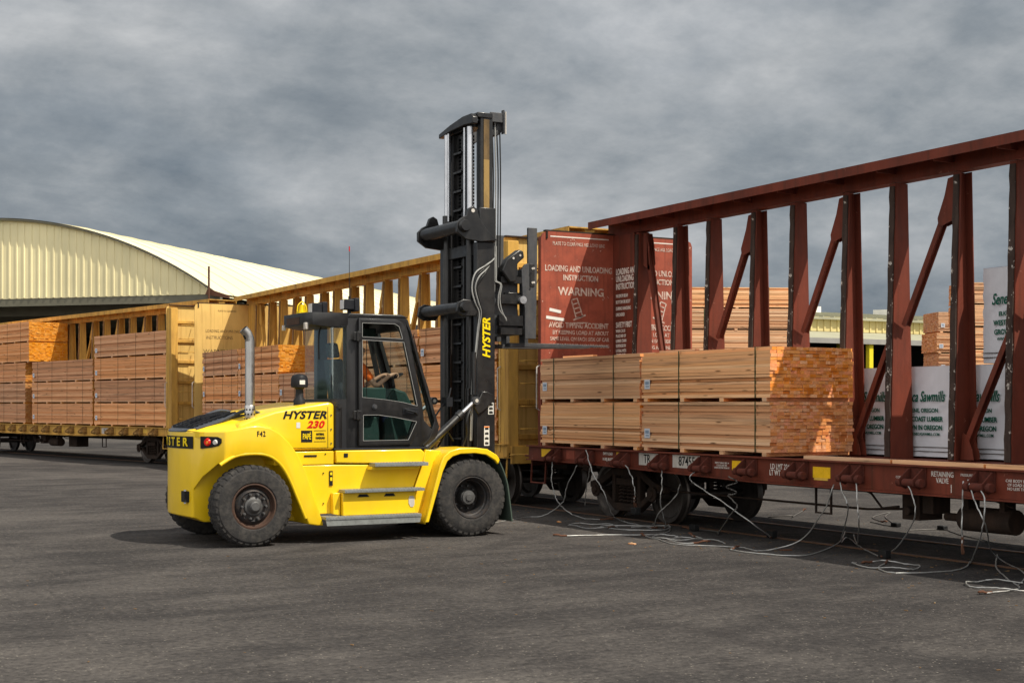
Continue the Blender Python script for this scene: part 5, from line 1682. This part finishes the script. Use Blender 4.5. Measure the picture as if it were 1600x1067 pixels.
F().box(7.12, 7.17, 20.06, 20.12, 3.04, 3.12).build('marker_lamp', M['placard'], co, bevel=0.01)
F().tube(smooth_pts([(7.72, 19.3, 3.14), (7.5, 19.4, 3.10), (7.45, 19.45, 2.95), (7.45, 19.45, 2.6)], 4), 0.012, 6).build('wire', M['hose'], co)
# door
dm = bool_mesh('door', F().prism(dro, 'Y', 19.00, 19.055), [(F().prism(w_, 'Y', 18.9, 19.2), 'DIFFERENCE') for w_ in (w_main, w_top, w_low)], M['fblack'], 32, 0.008)
do = mesh_obj('door', dm, fk)
for w_, nm in ((w_main, 'main'), (w_top, 'top'), (w_low, 'low')):
    F().prism(w_, 'Y', 19.025, 19.030).build('window_pane', M['glass'], do, smooth=0)
    q = F()
    pp = [(x, 18.998, z) for x, z in w_]
    for i in range(len(pp)):
        q.bar(pp[i], pp[(i + 1) % len(pp)], 0.006, 0.009, (0, -1, 0))
    q.build('window_seal', M['hosegrey'], do, smooth=0)
F().box(8.02, 8.028, 19.035, 19.045, 2.05, 2.88).build('glass_joint', M['ink'], do)
F().cyl((8.13, 18.985, 1.92), (8.13, 19.0, 1.92), 0.038, n=18).cyl((8.13, 18.975, 1.92), (8.13, 18.985, 1.92), 0.022, n=14).build('door_lock', M['carrsteel'], do)
q = F().box(8.58, 8.83, 18.985, 19.0, 1.80, 1.90)
q.tube(smooth_pts([(8.61, 18.985, 1.875), (8.63, 18.955, 1.87), (8.75, 18.955, 1.84), (8.78, 18.985, 1.83)], 4), 0.014, 8)
q.cyl((8.79, 18.965, 1.83), (8.79, 18.985, 1.83), 0.022, n=12)
q.build('door_handle', M['plastic'], do, bevel=0.004)
for z in (2.93, 1.80):
    F().box(7.80, 7.92, 18.975, 18.999, z - 0.06, z + 0.06).cyl((7.86, 18.965, z - 0.07), (7.86, 18.965, z + 0.07), 0.018, n=10).build('hinge', M['fblack'], do, bevel=0.005)
# roof furniture
for (x, y, zz2) in ((7.60, 19.90, 3.26), (7.83, 19.22, 3.28)):
    q = F().box(x - 0.11, x + 0.10, y - 0.09, y + 0.09, zz2 + 0.04, zz2 + 0.19)
    q.box(x + 0.04, x + 0.12, y - 0.11, y + 0.11, zz2 + 0.02, zz2 + 0.21)
    q.cyl((x, y, zz2 - 0.02), (x, y, zz2 + 0.05), 0.03, n=10)
    wl = q.build('work_lamp', M['plastic'], co, bevel=0.012)
    F().box(x - 0.118, x - 0.111, y - 0.07, y + 0.07, zz2 + 0.05, zz2 + 0.18).build('lamp_lens', M['lens_clear'], co)
an = F().cyl((7.83, 19.22, 3.46), (7.83, 19.22, 3.52), 0.018, n=8).cyl((7.83, 19.22, 3.5), (7.83, 19.22, 4.19), 0.006, 0.004, n=6).build('antenna', M['ink'], co)
F().cyl((7.83, 19.22, 4.17), (7.83, 19.22, 4.24), 0.009, n=6).build('antenna_tip', M['decal_red'], co)
q = F().cyl((7.45, 20.15, 3.27), (7.45, 20.15, 3.33), 0.085, n=16).cyl((7.45, 20.15, 3.33), (7.45, 20.15, 3.44), 0.055, 0.045, n=16)
bc = q.build('beacon', M['decal_yellow'], co, smooth=40)
q = F()
for k in range(4):
    t = k * math.pi / 2 + 0.4
    q.tube(smooth_pts([(7.45 + 0.1 * math.cos(t), 20.15 + 0.1 * math.sin(t), 3.33), (7.45 + 0.08 * math.cos(t), 20.15 + 0.08 * math.sin(t), 3.43), (7.45, 20.15, 3.49)], 4), 0.008, 5)
q.build('beacon_guard', M['decal_yellow'], co)
# wiper and mirror
F().tube([(8.80, 19.12, 2.98), (8.92, 19.10, 2.5), (9.02, 19.08, 2.2), (9.12, 19.06, 1.75)], 0.008, 6).cyl((8.90, 19.10, 2.56), (8.93, 19.09, 2.44), 0.02, n=8).build('grab_wire', M['ink'], co)
q = F().tube(smooth_pts([(9.16, 19.15, 1.75), (9.28, 19.1, 1.95), (9.36, 19.1, 2.02), (9.42, 19.12, 2.2)], 4), 0.013, 6)
q.box(9.30, 9.40, 19.02, 19.18, 1.92, 2.06)
q.build('work_lamp_bracket', M['plastic'], co)
F().tube(smooth_pts([(9.14, 19.09, 1.78), (9.10, 19.07, 1.6), (9.02, 19.04, 1.45), (8.90, 19.0, 1.35)], 5), 0.012, 6).build('wire', M['hose'], co)
for zc in (2.2, 2.7):
    F().box(7.73, 7.76, 20.24, 20.285, zc, zc + 0.2).build('bracket', M['fblack'], co)
# cab interior
q = F().box(7.85, 8.40, 19.50, 20.02, 1.78, 1.90)
q.prism([(7.82, 1.88), (7.98, 1.88), (7.86, 2.62), (7.72, 2.62)], 'Y', 19.52, 20.0)
q.prism([(7.74, 2.64), (7.86, 2.64), (7.82, 2.86), (7.70, 2.86)], 'Y', 19.62, 19.90)
q.build('seat', M['seat'], co, bevel=0.035)
F().box(7.85, 8.42, 19.48, 20.04, 1.36, 1.77).build('seat_base', M['console'], co, bevel=0.02)
q = F().box(8.05, 8.42, 19.24, 19.44, 1.98, 2.20)
q.build('arm_console', M['console'], co, bevel=0.02)
q = F().prism([(8.50, 1.33), (8.52, 2.00), (8.66, 2.20), (8.86, 2.14), (9.0, 1.9), (9.1, 1.5), (9.08, 1.33)], 'Y', 19.5, 20.05)
q.build('dashboard', M['console'], co, bevel=0.03)
F().cyl((8.80, 19.72, 1.9), (8.72, 19.72, 2.34), 0.035, n=12).build('steering_column', M['plastic'], co)
tors = MB(FO)
ax_ = Vector((-0.35, 0, 0.94)).normalized()
u_ = Vector((0, 1, 0))
v_ = ax_.cross(u_)
cc_ = Vector((8.72, 19.72, 2.36))
rp = [cc_ + (u_ * math.cos(t) + v_ * math.sin(t)) * 0.17 for t in [2 * math.pi * i / 28 for i in range(29)]]
tors.tube(rp, 0.014, 8)
for t in (0.5, 2.6, 4.7):
    tors.cyl(cc_, cc_ + (u_ * math.cos(t) + v_ * math.sin(t)) * 0.17, 0.010, n=6)
tors.build('steering_wheel', M['plastic'], co, smooth=60)
F().box(7.75, 9.0, 19.15, 20.25, 1.33, 1.345).build('cab_floor', M['plastic'], co)
F().prism([(8.55, 3.05), (8.50, 3.05), (8.74, 2.0), (8.80, 2.0)], 'Y', 20.12, 20.20).build('inner_pillar', M['fblack'], co)
F().box(8.28, 8.50, 19.8, 20.1, 2.95, 3.10).build('visor', M['console'], co, bevel=0.01)


# ------------------------------------------------------------------ driver
def skin(name, J, E, mat, parent, root_j, sub=2, off=FO):
    me = bpy.data.meshes.new(name)
    ks = list(J)
    me.from_pydata([tuple(Vector(J[k][0]) - Vector(off)) for k in ks], [(ks.index(a), ks.index(b)) for a, b in E], [])
    o = bpy.data.objects.new(name, me)
    col.objects.link(o)
    sk = o.modifiers.new('s', 'SKIN')
    sk.use_smooth_shade = True
    for i, k in enumerate(ks):
        r_ = J[k][1]
        v = me.skin_vertices[0].data[i]
        v.radius = (r_, r_) if not hasattr(r_, '__len__') else r_
        v.use_root = (k == root_j)
    ss = o.modifiers.new('u', 'SUBSURF')
    ss.levels = sub
    ss.render_levels = sub
    dg = bpy.context.evaluated_depsgraph_get()
    dg.update()
    m2 = bpy.data.meshes.new_from_object(o.evaluated_get(dg))
    bpy.data.objects.remove(o)
    m2.materials.clear()
    m2.materials.append(mat)
    m2.name = name
    m2.polygons.foreach_set('use_smooth', [True] * len(m2.polygons))
    o = bpy.data.objects.new(name, m2)
    col.objects.link(o)
    reg(o, parent)
    return o


Y0 = 19.70
PO = (8.10, Y0, 1.90)
J = {'hip': ((8.04, Y0, 1.98), 0.12), 'waist': ((8.02, Y0, 2.16), 0.115), 'chest': ((8.03, Y0, 2.38), 0.13), 'upper': ((8.05, Y0, 2.50), 0.10), 'neck': ((8.06, Y0, 2.60), 0.052),
     'jaw': ((8.085, Y0, 2.68), 0.068), 'head': ((8.075, Y0, 2.76), 0.088), 'crown': ((8.07, Y0, 2.83), 0.070), 'nose': ((8.185, Y0, 2.74), 0.012), 'nose0': ((8.14, Y0, 2.75), 0.03)}
E = [('hip', 'waist'), ('waist', 'chest'), ('chest', 'upper'), ('upper', 'neck'), ('neck', 'jaw'), ('jaw', 'head'), ('head', 'crown'), ('head', 'nose0'), ('nose0', 'nose')]
for s, nm in ((-1, 'r'), (1, 'l')):
    J['sh' + nm] = ((8.06, Y0 + s * 0.18, 2.48), 0.062)
    J['el' + nm] = ((8.30, Y0 + s * 0.25, 2.24), 0.045)
    J['wr' + nm] = ((8.60, Y0 + s * 0.17, 2.38), 0.028)
    J['pa' + nm] = ((8.665, Y0 + s * 0.155, 2.405), 0.030)
    J['kn' + nm] = ((8.50, Y0 + s * 0.14, 2.02), 0.068)
    J['an' + nm] = ((8.62, Y0 + s * 0.13, 1.46), 0.042)
    J['to' + nm] = ((8.80, Y0 + s * 0.14, 1.40), 0.032)
    J['hj' + nm] = ((8.12, Y0 + s * 0.10, 1.99), 0.092)
    E += [('upper', 'sh' + nm), ('sh' + nm, 'el' + nm), ('el' + nm, 'wr' + nm), ('wr' + nm, 'pa' + nm), ('hip', 'hj' + nm), ('hj' + nm, 'kn' + nm), ('kn' + nm, 'an' + nm), ('an' + nm, 'to' + nm)]
    J['ear' + nm] = ((8.06, Y0 + s * 0.085, 2.75), 0.018)
    E.append(('head', 'ear' + nm))
    for i in range(4):
        yy = Y0 + s * (0.155 + (i - 1.5) * 0.022)
        ln = (0.034, 0.040, 0.038, 0.030)[i]
        a = 'f%s%d' % (nm, i)
        J[a + 'a'] = ((8.705, yy, 2.415), 0.0095)
        J[a + 'b'] = ((8.705 + ln, yy, 2.405), 0.009)
        J[a + 'c'] = ((8.705 + ln * 1.15, yy, 2.372), 0.008)
        J[a + 'd'] = ((8.705 + ln * 0.6, yy, 2.348), 0.0075)
        E += [('pa' + nm, a + 'a'), (a + 'a', a + 'b'), (a + 'b', a + 'c'), (a + 'c', a + 'd')]
    J['th' + nm] = ((8.67, Y0 + s * 0.115, 2.385), 0.011)
    J['ti' + nm] = ((8.70, Y0 + s * 0.10, 2.36), 0.009)
    E += [('pa' + nm, 'th' + nm), ('th' + nm, 'ti' + nm)]
for k_ in list(J):
    (x_, y_, z_), r_ = J[k_]
    if x_ < 8.28 and not k_.startswith(('kn', 'an')):
        J[k_] = ((x_ + 0.10, y_, z_), r_)
    elif k_.startswith('el'):
        J[k_] = ((x_ + 0.05, y_, z_ - 0.02), r_)
per = empty('person', PO, 0, 'forklift driver in an orange safety vest holding the steering wheel inside the cab', 'person')
body = skin('body', J, E, M['skin'], per, 'hip', 2, PO)


def sub(names, dr, extra=None):
    d = {}
    for k in names:
        p_, r_ = J[k]
        d[k] = (p_, r_ + dr)
    return d


tn = ['hip', 'waist', 'chest', 'upper', 'shr', 'shl']
D = sub(tn, 0.022)
skin('vest', D, [('hip', 'waist'), ('waist', 'chest'), ('chest', 'upper'), ('upper', 'shr'), ('upper', 'shl')], M['vest'], per, 'hip', 2, PO)
D = sub(['upper', 'shr', 'shl'], 0.012)
for nm in 'rl':
    p_ = Vector(J['sh' + nm][0]).lerp(Vector(J['el' + nm][0]), 0.72)
    D['m' + nm] = (tuple(p_), 0.064)
skin('shirt', D, [('upper', 'shr'), ('upper', 'shl'), ('shr', 'mr'), ('shl', 'ml')], M['vest'], per, 'upper', 2, PO)
D = sub(['hip', 'hjr', 'hjl', 'knr', 'knl', 'anr', 'anl'], 0.016)
skin('trousers', D, [('hip', 'hjr'), ('hip', 'hjl'), ('hjr', 'knr'), ('knr', 'anr'), ('hjl', 'knl'), ('knl', 'anl')], M['jeans'], per, 'hip', 2, PO)
for nm in 'rl':
    skin('boot', sub(['an' + nm, 'to' + nm], 0.022), [('an' + nm, 'to' + nm)], M['boot'], per, 'an' + nm, 2, PO)
skin('hair', {'a': ((8.145, Y0, 2.78), 0.092), 'b': ((8.15, Y0, 2.845), 0.078)}, [('a', 'b')], M['hair'], per, 'a', 2, PO)
for s in (-1, 1):
    MB(PO).lathe([(0.0, -0.009), (0.007, -0.006), (0.010, 0.0), (0.007, 0.006), (0.0, 0.009)], (8.258, Y0 + s * 0.032, 2.775), 'X', 10).build('eye', M['eye'], per, smooth=60)
MB(PO).box(8.250, 8.260, Y0 - 0.022, Y0 + 0.022, 2.688, 2.694).build('mouth', M['boot'], per)


# ------------------------------------------------------------------ wire ropes hanging from the winches
def rope(pts, label, hook=True, mat='steelwire', r_=0.0085, block=None, k=7):
    o0 = Vector(pts[0])
    base = (o0.x, o0.y, 0)
    root_ = empty('wire_rope', base, 0, label, 'cable', 'tie-down wire ropes below the red railcar')
    P_ = smooth_pts(pts, k)
    rr = random.Random(len(label) * 7 + int(o0.y * 10))
    n = len(P_)
    Q = []
    for i, p_ in enumerate(P_):
        w_ = rr.uniform(-0.02, 0.02) if 0 < i < n - 1 else 0
        Q.append(Vector((p_.x + w_, p_.y + w_ * 0.7, max(p_.z, 0.010))))
    MB(base).tube(Q, r_, 6).build('strand', M[mat], root_, smooth=60)
    if hook:
        e = Q[-1]
        d = (Q[-1] - Q[-3]).normalized()
        q_ = MB(base).tube(smooth_pts([e - d * 0.02, e + d * 0.05 + Vector((0, 0, 0.02)), e + d * 0.12 + Vector((0.03, 0.02, 0.015)), e + d * 0.11 + Vector((0.07, 0.04, 0.012)), e + d * 0.04 + Vector((0.06, 0.05, 0.012))], 4), 0.013, 6)
        q_.tube([e - d * 0.02, e - d * 0.10], 0.015, 6)
        q_.build('hook', M['rust'], root_, smooth=60)
    if block:
        b_ = Vector(block)
        MB(base).box(b_.x - 0.05, b_.x + 0.05, b_.y - 0.07, b_.y + 0.07, max(0.005, b_.z - 0.05), b_.z + 0.06).build('corner_protector', M['ink'], root_, bevel=0.012)
    return root_


rope([(12.40, 21.22, 1.0), (12.36, 21.15, 0.6), (12.40, 21.05, 0.32), (12.5, 20.85, 0.12), (12.72, 20.64, 0.01), (12.9, 20.3, 0.01)], 'wire rope hanging at the left end of the red railcar sill')
rope([(12.42, 20.42, 0.93), (12.38, 20.7, 0.55), (12.40, 20.84, 0.30), (12.3, 21.3, 0.04), (12.0, 21.4, 0.01), (11.50, 21.05, 0.01), (10.9, 20.6, 0.01)], 'wire rope running from the railcar sill back to the forklift front wheel', False)
rope([(12.40, 20.11, 1.20), (12.36, 19.8, 0.8), (12.40, 19.52, 0.50), (12.6, 19.6, 0.15), (12.9, 19.6, 0.01), (12.66, 18.53, 0.01)], 'wire rope crossing in front of the bogie springs')
rope([(12.42, 19.97, 0.97), (12.38, 20.05, 0.6), (12.40, 20.13, 0.28)], 'short wire rope dangling left of the bogie springs', False, 'wire_dark')
rope([(12.42, 18.95, 1.0), (12.36, 18.70, 0.85), (12.38, 18.62, 0.62), (12.40, 18.66, 0.42)], 'wire rope ending in a bundled hook above the tangle', True, 'steelwire', 0.0085, (12.40, 18.62, 0.28))
rope([(12.42, 17.95, 0.99), (12.37, 17.86, 0.75), (12.39, 17.92, 0.41), (12.6, 18.1, 0.12), (12.81, 18.44, 0.01)], 'wire rope dropping straight below the TR placard')
rope([(12.45, 17.50, 0.75), (12.5, 17.7, 0.55), (12.42, 18.0, 0.30), (12.6, 18.4, 0.05), (13.0, 18.9, 0.01)], 'wire rope slanting left from the hanger behind the numbered placard', False)
rope([(12.42, 17.07, 0.98), (12.35, 17.12, 0.86), (12.40, 16.99, 0.76), (12.42, 16.4, 0.55), (12.6, 15.9, 0.25), (13.26, 16.36, 0.01)], 'long wire rope sagging right from the numbered placard', True, 'steelwire', 0.009, (13.3, 16.4, 0.05))
coil = [(12.40 + 0.03 * math.sin(i * 0.7), 16.15 + 0.10 * math.cos(i * 0.75) + 0.02 * i / 6, 0.93 - i * 0.018) for i in range(16)]
rope(coil + [(12.40, 16.05, 0.52), (12.40, 16.2, 0.40), (12.7, 16.9, 0.06), (13.2, 17.6, 0.01), (13.1, 18.2, 0.01)], 'coiled wire rope curling in loops before the second wheel pair', True, 'wire_dark', 0.0085, (13.0, 17.9, 0.05))
rope([(10.72, 18.1, 0.012), (11.4, 17.9, 0.012), (12.04, 17.61, 0.012), (12.6, 18.0, 0.012), (13.22, 18.9, 0.02)][::-1], 'bright wire rope lying straight on the asphalt nearest the forklift')
rope([(12.40, 14.05, 0.92), (12.38, 14.20, 0.6), (12.5, 14.8, 0.15), (12.1, 15.0, 0.01), (11.91, 15.03, 0.01), (12.0, 15.5, 0.01), (11.52, 16.23, 0.01), (11.7, 17.0, 0.01), (11.85, 17.6, 0.01)], 'long wire rope snaking left over the open asphalt from the middle yellow reflector')
rope([(14.77, 16.48, 0.03), (13.6, 15.3, 0.02), (12.4, 14.4, 0.012), (11.94, 14.28, 0.012), (11.70, 14.8, 0.012), (11.69, 15.25, 0.012), (11.85, 15.4, 0.012)], 'wire rope lying across the rail with a loop at its near end')
rope([(12.40, 13.94, 1.03), (12.36, 13.85, 0.85), (12.40, 13.78, 0.62), (13.2, 14.8, 0.10), (14.2, 15.8, 0.02), (13.4, 14.6, 0.01), (12.80, 13.63, 0.01)], 'wire rope right of the yellow reflector, doubling back from under the car', True, 'steelwire', 0.0085, (12.8, 13.55, 0.05))
rope([(12.40, 13.63, 1.0), (12.35, 13.55, 0.7), (12.42, 13.6, 0.45), (13.3, 14.6, 0.08), (14.6, 16.1, 0.02)], 'thin wire rope trailing under the car below the small white stencil', False)
rope([(12.42, 12.80, 1.04), (12.36, 12.62, 0.88), (12.38, 12.60, 0.6), (12.7, 13.2, 0.2), (13.15, 13.89, 0.012), (12.8, 13.6, 0.012)], 'wire rope bowing out left of the retaining valve lettering')
rope([(12.40, 11.85, 1.07), (12.39, 11.86, 0.7), (12.40, 11.87, 0.34)], 'wire rope hanging dead straight with a rusty chain hook', True)
rope([(12.40, 11.78, 1.09), (12.34, 11.62, 0.85), (12.40, 11.52, 0.59), (13.0, 12.0, 0.25), (13.7, 12.5, 0.05), (13.1, 11.6, 0.01), (12.56, 11.12, 0.01), (12.1, 10.8, 0.01)], 'wire rope looping towards the right edge of the asphalt', False)
rope([(12.40, 11.70, 1.05), (12.36, 11.50, 0.9), (12.40, 11.58, 0.5), (12.9, 12.2, 0.10), (13.4, 12.7, 0.012), (12.9, 12.3, 0.012), (12.4, 12.1, 0.012), (11.75, 12.25, 0.012), (11.9, 12.7, 0.012), (12.40, 13.1, 0.012)], 'wire rope making a wide curl on the asphalt with its hook towards the camera')
for (x, y, n_, lb) in ((12.3, 19.0, 9, 'loop of wire rope on the asphalt just left of the dangling hook'), (12.2, 17.2, 8, 'S-shaped wire rope on the asphalt below the numbered placard'), (12.15, 16.0, 8, 'loosely curled wire rope on the asphalt below the load limit lettering'), (12.1, 13.3, 9, 'curled wire rope on the asphalt below the retaining valve lettering'), (12.3, 10.9, 8, 'loose wire rope curl at the right picture edge')):
    rq = random.Random(int(y * 10))
    a_ = rq.uniform(0, 6)
    pts = []
    for i in range(n_):
        pts.append((x, y, 0.012 + 0.02 * (i % 2)))
        a_ += rq.uniform(0.2, 1.1)
        x, y = x + 0.22 * math.cos(a_), y + 0.34 * math.sin(a_)
    rope(pts, lb, True, 'steelwire', 0.008)
rope([(14.2, 13.0, 0.03), (13.2, 12.1, 0.012), (12.41, 11.2, 0.012), (11.9, 10.6, 0.012), (11.30, 10.50, 0.012)], 'wire rope ending in a rusty hook nearest the camera')
for i, (pts, lb) in enumerate((([(15.62, 19.36, 0.01), (15.9, 19.1, 0.05), (16.19, 19.37, 0.01), (17.23, 20.34, 0.01)], 'dark wire rope lying in the sun beyond the second bogie wheels'),
                               ([(16.51, 17.81, 0.01), (16.26, 16.96, 0.01), (17.4, 18.4, 0.01), (18.29, 19.23, 0.01), (17.2, 18.5, 0.01), (16.70, 17.71, 0.01)], 'dark curled wire rope lying in the sun beyond the rails'),
                               ([(15.94, 16.34, 0.01), (16.5, 16.2, 0.01), (16.06, 15.41, 0.01), (15.2, 13.6, 0.02), (14.9, 12.6, 0.02)], 'dark wire rope beside the far rail near the brake gear'),
                               ([(13.2, 19.3, 0.01), (12.8, 18.9, 0.02), (12.2, 19.3, 0.01), (12.1, 18.6, 0.01), (12.6, 18.2, 0.01), (13.0, 18.6, 0.03), (12.5, 18.9, 0.01)], 'tangled loop of wire rope on the asphalt before the first bogie'))):
    rope(pts, lb, i != 3, 'wire_dark' if i < 3 else 'steelwire', 0.009, pts[1] if i in (1, 2) else None)
# small debris
r = random.Random(11)
for i, (x, y, lb) in enumerate(((12.0, 20.3, 'small splinter of wood on the asphalt near the front wheel'), (11.0, 16.6, 'scrap of wood lying by the cable on open asphalt'), (12.35, 14.9, 'rusty shackle on the asphalt below the yellow reflector'), (16.6, 14.2, 'brown scrap on the sunny asphalt beyond the rails'))):
    o = MB().box(-0.06, 0.06, -0.02, 0.02, 0.0, 0.02).box(0.02, 0.10, -0.03, 0.0, 0.0, 0.015).build('debris', M['fir'] if i != 2 else M['rust'], bevel=0.003)
    o.location = (x, y, 0.001)
    o.rotation_euler = (0, 0, r.uniform(0, 3))
    tag(o, lb, 'debris')

sp = MB()
r = random.Random(21)
for i in range(520):
    y = r.uniform(9.5, 30)
    x = r.gauss(12.4, 0.9) if r.random() < 0.75 else r.uniform(8, 18)
    if r.random() < 0.2:
        x, y = r.uniform(0, 14), r.uniform(6, 24)
    a, l, w_ = r.uniform(0, 3.14), r.uniform(0.003, 0.022), r.uniform(0.002, 0.006)
    mt_ = Matrix.Translation((x, y, 0.002)) @ Matrix.Rotation(a, 4, 'Z')
    sp.box(-l, l, -w_, w_, 0, w_, mt_)
tag(sp.build('wood_splinters', M['wear_y'], smooth=0), 'scattered wood splinters and bark on the asphalt around the track', 'debris', kind='stuff')
